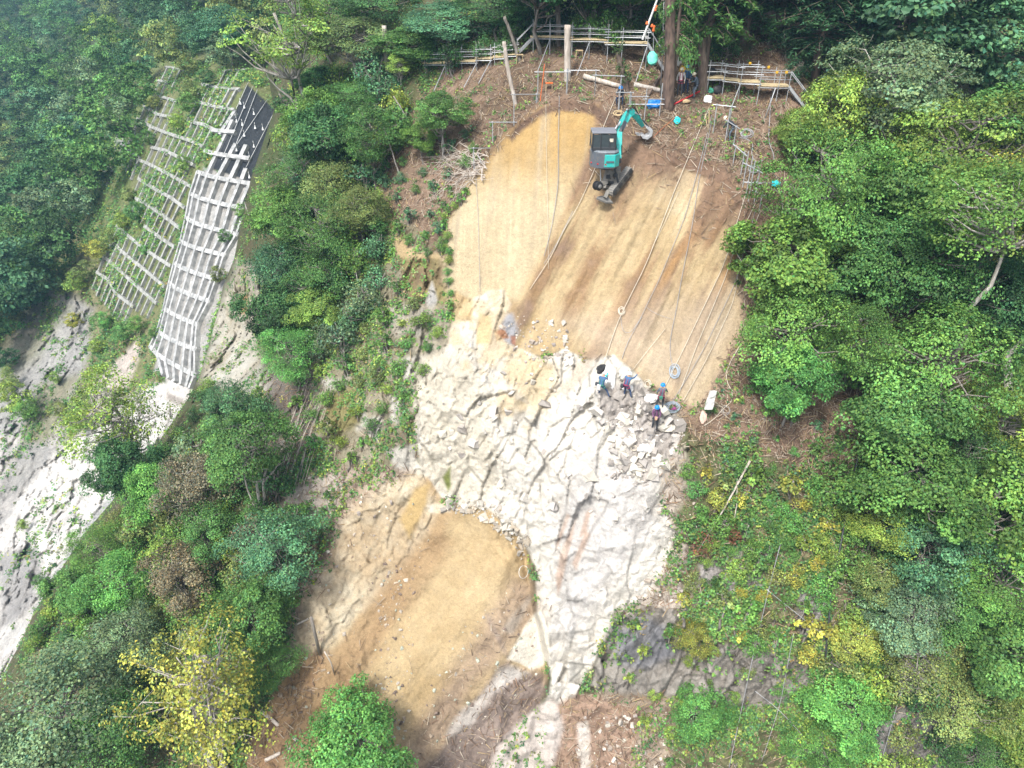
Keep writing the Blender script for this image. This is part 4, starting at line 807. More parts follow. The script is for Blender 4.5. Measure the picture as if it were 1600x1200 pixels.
rowsL = [[(351,112),(384,111)], [(316,133),(344,139),(374,141)], [(306,160),(336,168),(366,173)], [(300,192),(320,196),(338,205)], [(260,106),(290,110)], [(248,127),(262,130)], [(242,150),(260,154),(278,160)], [(226,166),(248,180),(274,185)], [(216,186),(240,200),(260,208),(284,216),(302,222),(318,230)],
 [(238,231),(260,236),(284,248),(303,258)], [(216,250),(232,256),(260,270),(302,293)], [(218,280),(244,296),(270,310),(290,325)], [(214,310),(238,324),(258,338),(284,358)], [(228,354),(250,370),(274,386)], [(184,354),(216,380),(240,398),(268,416)], [(174,376),(200,400),(226,420),(258,448)], [(162,400),(188,422),(210,442),(246,474)],
 [(153,426),(172,438),(182,458),(210,479)], [(190,194),(218,214)], [(184,218),(196,227)], [(200,233),(220,248)], [(166,259),(178,268)]]
nv = 0; restv = MB()
for row in rowsL:
    mb = MB(); polybeam(mb, row, .44, .5, .32); child(mb, 'horizontal_beam', M_conc_old, field)
for row in rowsL[::-1]:
    L = sum(math.dist(a, b) for a, b in zip(row[:-1], row[1:])); s0 = 3
    while s0 < L:
        q = s0
        for a, b in zip(row[:-1], row[1:]):
            dd = math.dist(a, b)
            if q <= dd: p = (a[0] + (b[0] - a[0]) * q / dd, a[1] + (b[1] - a[1]) * q / dd); break
            q -= dd
        ln = 25 + random.uniform(-3, 5); sl_ = .42 + (p[0] - 200) * .0006; e = (p[0] - ln * sl_, p[1] + ln)
        tgt = restv if nv >= 98 else MB(); polybeam(tgt, [p, e], .32, .5, .2)
        if tgt is not restv: child(tgt, 'vertical_rib', M_conc_old, field)
        nv += 1; s0 += 10.5
o = child(restv, 'vertical_rib', M_conc_old, field); o['kind'] = 'stuff'
# pins and guide lines on the fleece
def simple_mat(name, c, rough=.6, metal=0, spec=.4):
    m, n, b = newmat(name); tc = n.nodes.new('ShaderNodeTexCoord'); no = n.nodes.new('ShaderNodeTexNoise'); no.inputs['Scale'].default_value = 9; no.inputs['Detail'].default_value = 4
    mp = n.nodes.new('ShaderNodeMapRange'); mp.inputs['To Min'].default_value = .75; mp.inputs['To Max'].default_value = 1.2; n.links.new(tc.outputs['Object'], no.inputs['Vector']); n.links.new(no.outputs['Fac'], mp.inputs['Value'])
    vm = n.nodes.new('ShaderNodeVectorMath'); vm.operation = 'SCALE'; vm.inputs[0].default_value = c; n.links.new(mp.outputs[0], vm.inputs['Scale']); n.links.new(vm.outputs[0], b.inputs['Base Color'])
    b.inputs['Roughness'].default_value = rough; b.inputs['Metallic'].default_value = metal; b.inputs['Specular IOR Level'].default_value = spec; return m
M_white = simple_mat('white_plastic', (.75, .76, .76), .5); M_rope = simple_mat('pale_rope', (.62, .56, .46), .9); M_grope = simple_mat('grey_rope', (.33, .33, .34), .9); M_brope = simple_mat('blue_grey_rope', (.34, .40, .46), .9)
pin0 = None
for i, (x, y) in enumerate([(376,162),(382,168),(367,179),(370,190),(379,195),(397,178),(399,200),(411,202),(382,212),(370,235),(397,229),(419,216),(390,246),(390,277)]):
    if pin0 is None:
        mb = MB(); mb.lathe((0, 0, 0), [(.17, 0), (.09, .2), (.02, .42)], sides=4); mb.bar((0, 0, .5), (0, 0, .75), .03); pin0 = mb.mesh('anchor_cap', M_white)
    o = link('anchor_cap', pin0, None, ms(x, y + 1, .35)); o['label'] = 'small white conical anchor cap standing on the black fleece sheet'; o['category'] = 'anchor cap'; o['group'] = 'white anchor caps on the fleece'
def rope(pts, r_, mat, label, group=None, T=None, off=.10, name='rope', sides=4, cat='rope', seg=14):
    P = []
    for a, b in zip(pts[:-1], pts[1:]):
        n = max(2, int(math.dist(a, b) / seg))
        for k in range(n): P.append((a[0] + (b[0] - a[0]) * k / n, a[1] + (b[1] - a[1]) * k / n))
    P.append(pts[-1]); W = [np.array(world(x, y, float((T or tN)(x, y)) - off)) for x, y in P]; W = np.array(W); Wd = W.copy()
    for _ in range(2): Wd[1:-1] = (Wd[:-2] + 2 * Wd[1:-1] + Wd[2:]) / 4
    # keep the rope above the ground
    mb = MB(); mb.tube([tuple(p) for p in Wd], r_, sides); o = mb.obj(name, mat, smooth=True); o['label'] = label; o['category'] = cat
    if group: o['group'] = group
    return o
for i, (a, b) in enumerate([((388,128),(357,196)), ((395,135),(346,250)), ((402,140),(366,232)), ((418,155),(336,276)), ((430,172),(384,262))]):
    rope([a, b], .03, M_white, ['shortest', 'leftmost long', 'middle', 'rightmost long', 'far right'][i] + ' white guide line stretched down the black fleece', T=lambda x, y: fM(np.array(x * 1.), np.array(y * 1.)), off=.45, group='guide lines on the fleece')
# ------------------------------------------------------------------ placing things against the slope
def onplane(px, py, Y):
    v = (600 - py) / F; t = Y / (cp + v * sp); return Vector(world(px, py, t))
def upto(G, py):
    """point vertically above G seen at photo row py"""
    v = (600 - py) / F; y = G[1]; z = y * (v * cp - sp) / (cp + v * sp); return Vector((G[0], G[1], CZ + z))
M_pipe = simple_mat('galvanised_pipe', (.40, .42, .44), .45, .2); M_plank = simple_mat('new_plank', (.62, .50, .30), .8); M_dark = simple_mat('dark_metal', (.045, .048, .052), .5); M_grey = simple_mat('machine_grey', (.105, .12, .14), .45)
M_turq = simple_mat('turquoise_paint', (.03, .46, .43), .4)
def muddy(m, amt):
    n = m.node_tree; b = n.nodes['Principled BSDF']; src = b.inputs['Base Color'].links[0].from_socket; tc = n.nodes.new('ShaderNodeTexCoord'); no = n.nodes.new('ShaderNodeTexNoise'); no.inputs['Scale'].default_value = 4; no.inputs['Detail'].default_value = 8; no.inputs['Roughness'].default_value = .75
    mr = n.nodes.new('ShaderNodeMapRange'); mr.inputs['From Min'].default_value = .5; mr.inputs['From Max'].default_value = .68; mr.inputs['To Max'].default_value = amt; mx_ = n.nodes.new('ShaderNodeMix'); mx_.data_type = 'RGBA'; mx_.inputs['B'].default_value = (.30, .22, .14, 1)
    n.links.new(tc.outputs['Object'], no.inputs['Vector']); n.links.new(no.outputs['Fac'], mr.inputs['Value']); n.links.new(mr.outputs[0], mx_.inputs['Factor']); n.links.new(src, mx_.inputs['A']); n.links.new(mx_.outputs['Result'], b.inputs['Base Color'])
muddy(M_turq, .5); muddy(M_grey, .4); muddy(M_pipe, .3); M_glass = simple_mat('cab_glass', (.06, .075, .08), .08, 0, .9); M_track = simple_mat('dusty_track', (.19, .185, .175), .85); M_mud = simple_mat('muddy_steel', (.24, .225, .20), .8)
M_silver = simple_mat('bright_steel', (.55, .56, .58), .35, .3); M_blue = simple_mat('blue_sheet', (.01, .17, .52), .5); M_cyan = simple_mat('cyan_bag', (.02, .55, .60), .5); M_teal = simple_mat('pale_green_bag', (.16, .66, .52), .6); M_red = simple_mat('red_hose', (.55, .03, .04), .5)
M_orange = simple_mat('orange_rope', (.70, .16, .04), .7); M_ywood = simple_mat('pale_timber', (.50, .38, .22), .85); M_cloth = simple_mat('white_cloth', (.74, .73, .71), .8); M_pink = simple_mat('dusty_pink_cloth', (.62, .44, .36), .85); M_black = simple_mat('black_rubber', (.02, .02, .022), .6); M_yel = simple_mat('yellow_clamp', (.65, .38, .03), .5)
def rel(root, mb, name, mat, smooth=False):
    o = mb.obj(name, mat, root, smooth=smooth); o.matrix_parent_inverse = Matrix.Translation(-Vector(root.location)); return o
def bay(root, a, b, d0, d1, rail, back=1.0, deck=True, posts=(1, 1), diag=False, PR=.028):
    """one scaffold bay; a,b = (px, py of the foot on the ground); deck seen at rows d0,d1; top rail at row 'rail'"""
    G = [near(*a), near(*b)]; Bk = []
    for g in G: y = g + Vector((0, back, 0)); Bk.append(y)
    D = [upto(G[0], d0), upto(G[1], d1)]; Rl = [upto(G[0], rail), upto(G[1], rail + (d1 - d0))]
    for i in (0, 1):
        if posts[i]:
            rel(root, MB().bar(G[i] - Vector((0, 0, .15)), Rl[i] + Vector((0, 0, random.uniform(.1, .35))), PR), 'post', M_pipe)
            q = Vector((Bk[i].x, Bk[i].y, D[i].z)); gx_, gy_, _ = project(np.array(Bk[i])); gb = G[i].z + back * .55; rel(root, MB().bar(Vector((q.x, q.y, gb - .3)), Vector((q.x, q.y, Rl[i].z + random.uniform(.1, .4))), PR), 'post', M_pipe)
        rel(root, MB().bar(D[i] - Vector((0, .1, .06)), Vector((Bk[i].x, Bk[i].y + .1, D[i].z - .06)), PR), 'transom', M_pipe)
    mid_ = lambda p, q, f: p + (q - p) * f
    for f in (1, .5):
        for off in (0, back):
            p, q = [mid_(D[i], Rl[i], f) + Vector((0, off, 0)) for i in (0, 1)]; e = (q - p).normalized() * .15; rel(root, MB().bar(p - e, q + e, PR), 'rail', M_pipe)
    p, q = D[0] - Vector((.1, 0, .12)), D[1] + Vector((.1, 0, -.12)); rel(root, MB().bar(p, q, PR + .006), 'ledger', M_pipe)
    if deck:
        for k in range(3):
            o = Vector((0, back * (.17 + .33 * k), 0)); rel(root, MB().beam(D[0] + o - Vector((.12, 0, 0)), D[1] + o + Vector((.12, 0, 0)), .30, .05), 'plank', M_plank)
    if diag: rel(root, MB().bar(D[1] - Vector((0, .05, .1)), G[1] + Vector((-.9, -1.3, -.9)), PR), 'brace', M_pipe)
def stairs(root, a, b, wd=.55, n=8):
    """a, b world points of upper and lower end of the near stringer"""
    o = Vector((0, wd, 0)); 
    for k in (0, 1): rel(root, MB().beam(a + o * k, b + o * k, .05, .16), 'stringer', M_pipe); rel(root, MB().bar(a + o * k + Vector((0, 0, .9)), b + o * k + Vector((0, 0, .9)), .026), 'handrail', M_pipe); rel(root, MB().bar(b + o * k, b + o * k + Vector((0, 0, .95)), .026), 'post', M_pipe)
    for i in range(n): c = a + (b - a) * ((i + .5) / n) + o / 2; rel(root, MB().box(c, (.24, wd, .03)), 'tread', M_pipe)
W1 = empty('scaffold_walkway', 'raised scaffold platform with new planks on tall pipe legs, behind the dead standing trunk', 'scaffold', near(900, 88), 'scaffold walkways along the top of the slope')
bay(W1, (833,82), (859,86), 58, 58, 41, diag=True); bay(W1, (859,86), (893,88), 58, 59, 41, posts=(0, 1)); bay(W1, (893,88), (920,92), 62, 62, 45, posts=(0, 1), diag=True); bay(W1, (920,92), (948,98), 62, 63, 45, posts=(0, 1)); bay(W1, (946,98), (970,104), 67, 67, 50, posts=(0, 1)); bay(W1, (970,104), (1008,112), 67, 68, 50, posts=(0, 1), diag=True)
W2 = empty('scaffold_walkway', 'low stepped scaffold walkway descending to the left under the big blue green tree', 'scaffold', near(740, 112), 'scaffold walkways along the top of the slope')
for a in [((665,118),(697,119),99,99,85), ((699,117),(722,113),96,96,81), ((722,113),(745,111),96,96,81), ((745,110),(767,106),92,92,77), ((773,103),(788,99),90,89,74), ((790,97),(808,93),86,85,71)]: bay(W2, a[0], a[1], *a[2:], diag=a[0][0] in (722, 745, 665))
g1, g2 = near(808, 93), near(833, 82); stairs(W2, upto(g2, 59), upto(g1, 85))
W3 = empty('scaffold_walkway', 'right-hand scaffold walkway with planks, yellow clamps and a stair at its right end', 'scaffold', near(1165, 158), 'scaffold walkways along the top of the slope')
bay(W3, (1104,146), (1128,149), 122, 122, 102); bay(W3, (1128,149), (1153,156), 124, 127, 103, posts=(0, 1), diag=True); bay(W3, (1153,156), (1182,163), 128, 129, 104, posts=(0, 1)); bay(W3, (1182,163), (1212,160), 134, 135, 113, posts=(0, 1)); bay(W3, (1212,160), (1228,160), 135, 135, 114, posts=(0, 1))
g3 = near(1228, 160); a_ = upto(g3, 135); stairs(W3, a_, a_ + Vector((1.1, -.6, -1.2)), n=6)
for x, y in [(1172,99),(1201,105),(1214,113),(1229,113)]: q = onplane(x, y, near(1182,163).y); rel(W3, MB().box(q, (.16, .12, .16), bev=.03), 'clamp', M_yel)
W4 = empty('metal_stairway', 'steep metal stair dropping from the raised platform towards the big trunk', 'stairway', near(1039, 118)); g = near(1008, 112); a_ = upto(g, 68); stairs(W4, a_, onplane(1040, 112, a_.y - .3), n=11)
# pipe goal frames along the scar
def pframe(label, posts, bars, r_=.032, name='pipe_barrier', extra=None, Yof=None):
    """posts: (px, foot row, top row); bars: (i, j, row) between posts or pixel pairs"""
    root = empty(name, label, 'pipe frame', near(posts[0][0], posts[0][1]), 'pipe frames round the scar'); Gs = []
    for x, f, t_ in posts:
        g = near(x, f); Gs.append(g); rel(root, MB().bar(g - Vector((0, 0, .2)), upto(g, t_), r_), 'post', M_pipe)
    for i, j, row in bars:
        a = upto(Gs[i], row if np.isscalar(row) else row[0]); b = upto(Gs[j], row if np.isscalar(row) else row[1]); e = (b - a).normalized() * .25; rel(root, MB().bar(a - e, b + e, r_), 'crossbar', M_pipe)
        for q in (a, b): rel(root, MB().box(q, (.11, .11, .11), bev=.02), 'coupler', M_pipe)
    if extra:
        for a, b, mt in extra: rel(root, MB().bar(onplane(*a, Gs[0].y - .1), onplane(*b, Gs[0].y - .1), r_ * .9), 'brace', mt)
    return root
pframe('wide pipe frame above the yellow head of the scar, with an orange post', [(840,159,108),(885,147,107)], [(0,1,112.5)], extra=[((844,158),(851,100),M_orange)])
pframe('pipe frame to the right of the wide one, under the fallen white log', [(886,146,107),(929,150,109)], [(0,1,110)])
pframe('small pipe frame in front of the ivy covered stump', [(929,150,116),(967,172,117)], [(0,1,(117.5,119))])
pframe('pipe frame on the left shoulder of the scar, uppermost of the three stepped ones', [(803,196,146),(838,161,145)], [(0,1,147.5)])
pframe('middle one of the three stepped pipe frames on the left shoulder of the scar', [(770,224,190),(803,197,189)], [(0,1,191)])
pframe('lowest of the three stepped pipe frames, beside the bleached branches', [(741,272,231),(768,228,230)], [(0,1,231.5)], extra=[((746,238),(752,255),M_pipe)])
pframe('pipe frame above the bent worker on the upper right slope', [(1114,208,162),(1136,216,165)], [(0,1,(164,166.5))])
pframe('pipe frame right of the bent worker', [(1146,228,196),(1133,222,170)], [(1,0,(190,198))])
pframe('slim pipe pair below the bent worker', [(1145,258,227),(1157,275,236)], [(0,1,(229,240))])
pframe('cluster of upright pipes at the right shoulder of the scar', [(1160,294,236),(1165,309,244),(1169,314,252),(1178,318,262),(1186,330,296)], [(0,3,(257,268)),(1,3,(285,286)),(3,4,(300,304))])
pframe('horizontal pipe rail with blue wrapped end, half hidden by the green maple', [(1180,300,276),(1212,296,284)], [(0,1,(285,287))])
pframe('pipe frame standing right of the excavator bucket', [(985,166,145),(1006,192,139),(1030,182,130)], [(0,1,151),(0,2,(163,163)),(1,2,155)], extra=[((990,170),(1034,190),M_pipe)])
pframe('small pipe frame beside the sitting worker left of the big trunk', [(966,172,143),(983,168,144)], [(0,1,144.5)])
def lone(name, label, cat, pts, r_, mat, Y=None, group=None, foot=None):
    g = near(*(foot or pts[-1])) if Y is None else None; Yp = Y if Y is not None else g.y
    P = [onplane(x, y, Yp) for x, y in pts]
    if Y is None: P[-1] = P[-1] - Vector((0, 0, .2))
    mb = MB(); mb.tube([tuple(p) for p in P], r_, 7); o = mb.obj(name, mat, smooth=True); o['label'] = label; o['category'] = cat
    if group: o['group'] = group
    return o
lone('pipe_prop', 'long slanting pipe prop under the end of the right-hand scaffold', 'pipe', [(1212,137),(1194,186)], .035, M_pipe)
lone('pipe_prop', 'slanting pipe leaning against the bright tree, right of the hose', 'pipe', [(1252,190),(1239,212)], .035, M_pipe)
# dead trunks, logs, stems
def trunkpx(name, label, cat, pts, wpx, mat, group=None, name2=None):
    g = near(*pts[-1]); s = g.y / F / .95; P = [onplane(x, y, g.y) for x, y in pts]; P[-1] -= Vector((0, 0, .5)); W = [w_ * .5 * s for w_ in (np.interp(np.linspace(0, 1, len(pts)), [0, 1], wpx))]
    PP = np.array(P); n = len(P) * 4; t_ = np.linspace(0, len(P) - 1, n); pp = np.stack([np.interp(t_, range(len(P)), PP[:, k]) for k in range(3)], 1); ww = np.interp(t_, range(len(P)), W); ww = ww * (1 + .06 * np.sin(np.arange(n) * 1.7)); pp[1:-1] += np.random.default_rng(int(pts[0][0])).normal(size=(n - 2, 3)) * .012
    mb = MB(); mb.tube([tuple(p) for p in pp], list(ww), 12); o = mb.obj(name, mat, smooth=True); o['label'] = label; o['category'] = cat
    if group: o['group'] = group
    return o
trunkpx('dead_tree', 'thick pale debarked trunk standing in front of the raised scaffold', 'dead trunk', [(887,39),(887,80),(887,124)], (8.5, 9.5), M_dead)
trunkpx('dead_tree', 'grey leaning snapped trunk at the right end of the low walkway', 'dead trunk', [(788,65),(790,84),(794,110),(800,138),(808,162)], (5, 6), M_dead)
trunkpx('dead_tree', 'white topped dead pole standing among the trees on the upper left', 'dead trunk', [(600,40),(602,75),(606,114)], (6, 6.5), M_dead)
trunkpx('bare_tree', 'thick brown trunk of the tall fir rising out of the top edge', 'tree trunk', [(1047,-40),(1047,20),(1047,90),(1045,168)], (12, 17), bark_mat('red_brown_bark', (.07, .048, .038), (.19, .13, .10)))
trunkpx('bare_tree', 'second thick trunk, right of the gathered workers', 'tree trunk', [(1097,60),(1098,100),(1099,142)], (11, 14), M_dbark)
trunkpx('bare_tree', 'slim grey trunk rising behind the left part of the raised scaffold', 'tree trunk', [(868,-30),(872,20),(874,70)], (6, 7), M_bark)
trunkpx('bare_tree', 'slim leaning trunk rising behind the right part of the raised scaffold', 'tree trunk', [(925,-20),(931,12),(937,45)], (4, 5), M_pale)
trunkpx('bare_tree', 'leaning grey stem with a few pale leaves beside the scaffold stair', 'tree trunk', [(788,25),(797,50),(806,75),(815,92)], (4, 6), M_bark)
trunkpx('bare_tree', 'slender whitish trunk leaning over the top of the concrete frames', 'tree trunk', [(428,20),(445,60),(461,100),(470,135),(480,176),(488,225)], (4, 6), M_pale)
for pts, lb in [([(615,150),(632,178),(648,205)], 'upper'), ([(600,200),(612,235),(626,272)], 'lower'), ([(560,170),(585,205),(618,218)], 'longest')]:
    trunkpx('leaning_sapling', lb + ' bare leaning stem on the slope left of the cleared ground', 'bare stem', pts, (1.5, 2.4), M_pale, 'bare stems on the left slope')
for pts, lb in [([(498,380),(510,410),(522,440)], 'bare stem amid the bushes right of the round green tree'), ([(372,690),(385,760),(404,805)], 'pale slanting trunk low on the left ridge'), ([(305,800),(315,830),(322,860)], 'thin crooked trunk below the reddish brown tree')]:
    trunkpx('leaning_sapling', lb, 'bare stem', pts, (2, 4.5), M_pale, 'bare stems on the left slope')
def log(name, label, a, b, wpx, mat, off=None):
    A_, B_ = near(*a), near(*b); s = A_.length / F * .5 * .9; r_ = wpx * .02; A_.z += r_; B_.z += r_; pp = [A_.lerp(B_, k / 6) + Vector((0, 0, random.uniform(-.02, .02))) for k in range(7)]
    mb = MB(); mb.tube([tuple(p) for p in pp], list(np.linspace(r_, r_ * .8, 7)), 10); o = mb.obj(name, mat, smooth=True); o['label'] = label; o['category'] = 'log'; return o
log('fallen_log', 'white barked log lying under the pipe frames left of the big trunk', (912,124), (968,139), 9, M_dead); log('fallen_log', 'reddish brown log lying between the ivy stump and the big trunk', (990,136), (1036,146), 8, M_pale)
log('fallen_log', 'dark branch leaning against the foot of the big trunk', (1012,152), (1034,118), 6, M_dbark)
log('fallen_log', 'pale dead trunk at the landslide edge, bottom left', (408,1112), (466,1160), 6, M_dead); log('fallen_log', 'curved bare log at the bottom edge left of the bright tree', (415,1190), (455,1170), 6, M_dead)
lone('dead_branch', 'dark upright dead stake on the left edge of the landslide', 'dead branch', [(486,965),(492,990),(500,1022)], .10, M_bark); lone('dead_branch', 'thin bent white twig on the left edge of the landslide', 'dead branch', [(507,1018),(517,1035),(523,1053)], .045, M_dead); log('dead_branch', 'grey log lying across the upper left edge of the landslide', (462,978), (482,968), 4, M_dead)
# long felled branch on the right-hand cliff with its brown crown
bt = near(1090, 862, .2); b0 = near(1172, 720, .5); mb = MB(); mb.tube([tuple(b0), tuple(b0.lerp(bt, .5) + Vector((0, -.2, .1))), tuple(bt)], [.07, .05, .02], 6); fb = mb.obj('felled_branch', M_dead, smooth=True); fb['label'] = 'long pale felled branch with withered brown leaves hanging on the right-hand cliff'; fb['category'] = 'felled branch'
rr_ = np.random.default_rng(7); 
for (cx, cy, R_) in [(1098,848,.75), (1146,835,.55)]:
    c = np.array(near(cx, cy, .35)); d = rdir(420, rr_) * (rr_.uniform(.2, 1, 420) ** .5)[:, None] * R_; d[:, 2] *= 1.3; V, Q = leafquads(c + d, rdir(420, rr_), .13, .5, rr_); o = link('withered_leaves', quadmesh('withered_leaves', V, Q, M_leaf, leafcol(420, rr_, G0, .3) / .4 * np.array([.24, .11, .07])), fb)
mb = MB(); mb.tube([tuple(near(1152,748,.4)), tuple(near(1151,790,.4)), tuple(near(1144,830,.3))], [.03, .025, .015], 5); rel(fb, mb, 'side_branch', M_dead); fb.location = (0, 0, 0)
# heap of bleached branches
hp = empty('branch_heap', 'heap of bleached cut branches lying on the slope left of the scar', 'branch heap', near(745, 262)); rb = np.random.default_rng(77)
for k in range(26):
    a = (rb.uniform(735, 762), rb.uniform(235, 285)); e = (rb.uniform(655, 720), rb.uniform(225, 325)); pts = [near(a[0] + (e[0] - a[0]) * f + rb.normal() * 4, a[1] + (e[1] - a[1]) * f + rb.normal() * 5 - 8 * math.sin(f * 3), .15 + .35 * rb.uniform()) for f in np.linspace(0, 1, 7)]
    mb = MB(); mb.tube([tuple(p) for p in pts], list(np.linspace(.035, .010, 7)), 4)
    for _ in range(7):
        j = rb.integers(1, 6); q = pts[j] + Vector(rb.normal(size=3) * [.6, .2, .45] + [-.4, -.05, -.1]); mb.tube([tuple(pts[j]), tuple(pts[j].lerp(q, .5) + Vector(rb.normal(size=3) * .06)), tuple(q)], [.016, .012, .007], 3)
    rel(hp, mb, 'branch', M_dead)
# hanging vines in the dark gully
for k in range(18):
    x0 = 470 + k * 2.6 + rb.uniform(-3, 3); x1 = 418 + k * 3.2 + rb.uniform(-5, 5)
    rope([(x0 + rb.uniform(0, 12), 600 + rb.uniform(-15, 30)), ((x0 + x1) / 2 + rb.uniform(-5, 5), 680), (x1, 745 + rb.uniform(0, 30))], .022, M_dead if k % 3 else M_bark, 'bare vine stem hanging over the dark gully left of the stepped rock', 'vines hanging over the dark gully', off=.5, name='vine', cat='vine', sides=3)
for k in range(12):
    x0 = rb.uniform(350, 560); y0 = rb.uniform(240, 520)
    rope([(x0, y0), (x0 + rb.uniform(8, 26), y0 + rb.uniform(35, 80))], .03, M_pale, 'thin pale stem among the leaves of the upper left slope', 'thin stems on the upper left slope', off=1.6, name='thin_sapling', cat='bare stem', sides=3)
# ------------------------------------------------------------------ ropes
GR = 'ropes hanging down the scar'
for pts, r_, m, lb in [
 ([(874,150),(872,240),(873,285),(861,362),(850,400)], .028, M_grope, 'dark rope hanging down the left half of the scar'),
 ([(853,112),(853,200),(856,340),(857,420)], .016, M_rope, 'thin pale rope left of the dark one, from the wide pipe frame'),
 ([(742,255),(747,330),(750,455)], .018, M_grope, 'thin grey rope along the left margin of the scar'),
 ([(962,152),(950,180),(938,210)], .03, M_rope, 'pale rope running down to the roof of the excavator cab'),
 ([(930,262),(905,320),(880,360),(862,400),(828,452)], .028, M_rope, 'pale doubled rope below the left side of the excavator'),
 ([(895,330),(876,368),(868,385),(850,412)], .03, M_grope, 'short dark rope twisted beside the pale doubled rope'),
 ([(1108,168),(1057,290),(1010,412),(976,480),(966,500),(945,562),(934,596)], .03, M_rope, 'long pale rope from the upper slope to the leftmost worker'),
 ([(1112,180),(1095,250),(1070,340),(1024,451),(1009,478),(1000,502),(979,535),(972,560)], .026, M_grope, 'long grey rope ending above the worker in white helmet'),
 ([(1112,190),(1090,290),(1084,340),(1063,445),(1055,496),(1045,532),(1048,562),(1052,574)], .026, M_grope, 'grey rope ending in the blue grey coil on bare soil'),
 ([(1166,300),(1132,412),(1060,562),(1038,606)], .026, M_rope, 'pale rope reaching the worker with the red harness'),
 ([(1186,306),(1150,380),(1136,427),(1087,544),(1066,602),(1046,652)], .026, M_rope, 'pale rope right of the red harness worker'),
 ([(1180,330),(1150,440),(1099,547),(1063,608),(1030,660),(1010,690)], .024, M_grope, 'grey rope crossing the rocks below the lowest worker'),
 ([(1188,330),(1158,400),(1147,470),(1105,560),(1068,625)], .022, M_rope, 'outermost pale rope along the right margin of the scar'),
 ([(1039,514),(1010,550),(979,590)], .022, M_rope, 'short pale rope above the worker in white helmet'),
 ([(970,495),(971,520),(985,522),(992,510),(1003,495)], .022, M_grope, 'rope slack hanging in a loop in the lower middle of the scar'),
 ([(1010,480),(1025,492),(1052,499)], .018, M_grope, 'thin rope sagging between two hanging ropes'),
 ([(1159,535),(1132,580),(1136,600),(1146,612),(1144,630),(1132,634),(1118,655),(1100,665)], .03, M_rope, 'pale hose snaking down beside the white rope bag'),
 ([(940,590),(937,620),(935,640)], .02, M_rope, 'short rope tail hanging below the leftmost worker'),
 ([(1060,300),(1040,345),(1020,385)], .018, M_rope, 'thin rope on the brown streaks right of the excavator'),
 ([(1204,150),(1203,190),(1200,215),(1204,232),(1210,240),(1209,255)], .04, M_grope, 'grey power cable hanging from the right-hand scaffold'),
 ([(1155,215),(1171,217),(1179,227),(1173,236),(1176,247),(1183,258),(1197,246)], .035, M_grope, 'grey hose winding down from the coil near the bent worker'),
 ([(1055,162),(1075,152),(1103,138)], .09, M_red, 'red hose lying past the foot of the big trunk'),
 ([(1040,168),(1056,162)], .09, M_red, 'short red hose end left of the blue sheets'),
 ([(1060,180),(1040,195),(1020,215)], .015, M_orange, 'thin orange line on the brown slope under the blue container'),
]: rope(pts, r_ * .65, m, lb, GR, off=.16)
GC = 'cables on the right-hand cliff'
for pts, r_, m, lb in [
 ([(1222,840),(1201,921),(1171,1050),(1138,1205)], .032, M_grope, 'leftmost of the grey steel cables running down the right-hand cliff'),
 ([(1358,640),(1330,760),(1312,860),(1300,915),(1288,1050),(1284,1150)], .075, M_dark, 'dark pipe following the shaded gully down the right-hand cliff'),
 ([(1198,921),(1249,962),(1290,995)], .03, M_pipe, 'upper pale cable slanting right towards the dark pipe'),
 ([(1180,1080),(1219,1110),(1262,1158)], .03, M_pipe, 'lower pale cable slanting right near the bottom'),
 ([(1240,990),(1219,1101),(1190,1190)], .025, M_grope, 'faint grey cable between the leftmost cable and the dark pipe'),
 ([(1418,1050),(1399,1110),(1373,1205)], .034, M_pipe, 'pale cable in front of the lower right rock'),
 ([(1600,984),(1564,1074),(1529,1192)], .032, M_pipe, 'rightmost cable near the lower right corner'),
 ([(1470,1130),(1510,1165),(1556,1198)], .026, M_pipe, 'pale cable slanting to the bottom edge at the lower right'),
 ([(1160,1060),(1110,1000),(1030,1188)], .0001, M_grope, ''),
 ([(1088,1105),(1110,1145),(1120,1180)], .02, M_dark, 'short dark line on the bright rounded bush'),
]:
    if lb: rope(pts, r_ * .7, m, lb, GC, off=.55, name='steel_cable', cat='cable')
def coil(label, cx, cy, rx, ry, turns, r_, mat, off=.12, name='rope_coil', group='coiled ropes', tail=None, sd=1):
    q = np.random.default_rng(sd); P = []
    for i in range(turns * 14 + 1):
        a = 2 * math.pi * i / 14; k = 1 + .05 * q.normal() + (.30 * math.sin(a * .37 + sd) if turns > 1 else 0); P.append(near(cx + rx * k * math.cos(a) + .06 * rx * math.sin(a * .21), cy + ry * k * math.sin(a) + .08 * ry * math.sin(a * .3), off + .05 * q.uniform()))
    P = np.array([tuple(p) for p in P]); P[1:-1] = (P[:-2] + P[1:-1] * 2 + P[2:]) / 4; mb = MB(); mb.tube([tuple(p) for p in P], r_ * .65, 4); o = mb.obj(name, mat, smooth=True); o['label'] = label; o['category'] = 'rope coil'; o['group'] = group
r_c = 1
coil('blue grey coiled rope lying on bare soil above the red harness worker', 1054, 580, 7, 9, 6, .028, M_brope, sd=1); coil('pale coiled rope beside the white sheet, between two workers', 1012, 600, 5, 6, 4, .026, M_rope, sd=2); coil('small pale coil tied on the rope in the lower middle of the scar', 971, 486, 4.5, 6, 4, .026, M_rope, sd=3)
coil('large blue grey coil with a purple bag on the rocks right of the lowest worker', 1050, 636, 11, 7, 7, .028, M_brope, sd=4); coil('grey bundle of hose beside the bent worker', 1167, 208, 9, 6, 5, .03, M_grope, sd=5); coil('loose grey coil at the cluster of upright pipes', 1178, 264, 7, 5, 4, .03, M_grope, sd=6); coil('loose rope loop near the white rope bag', 1134, 640, 6, 7, 2, .025, M_grope, sd=7)
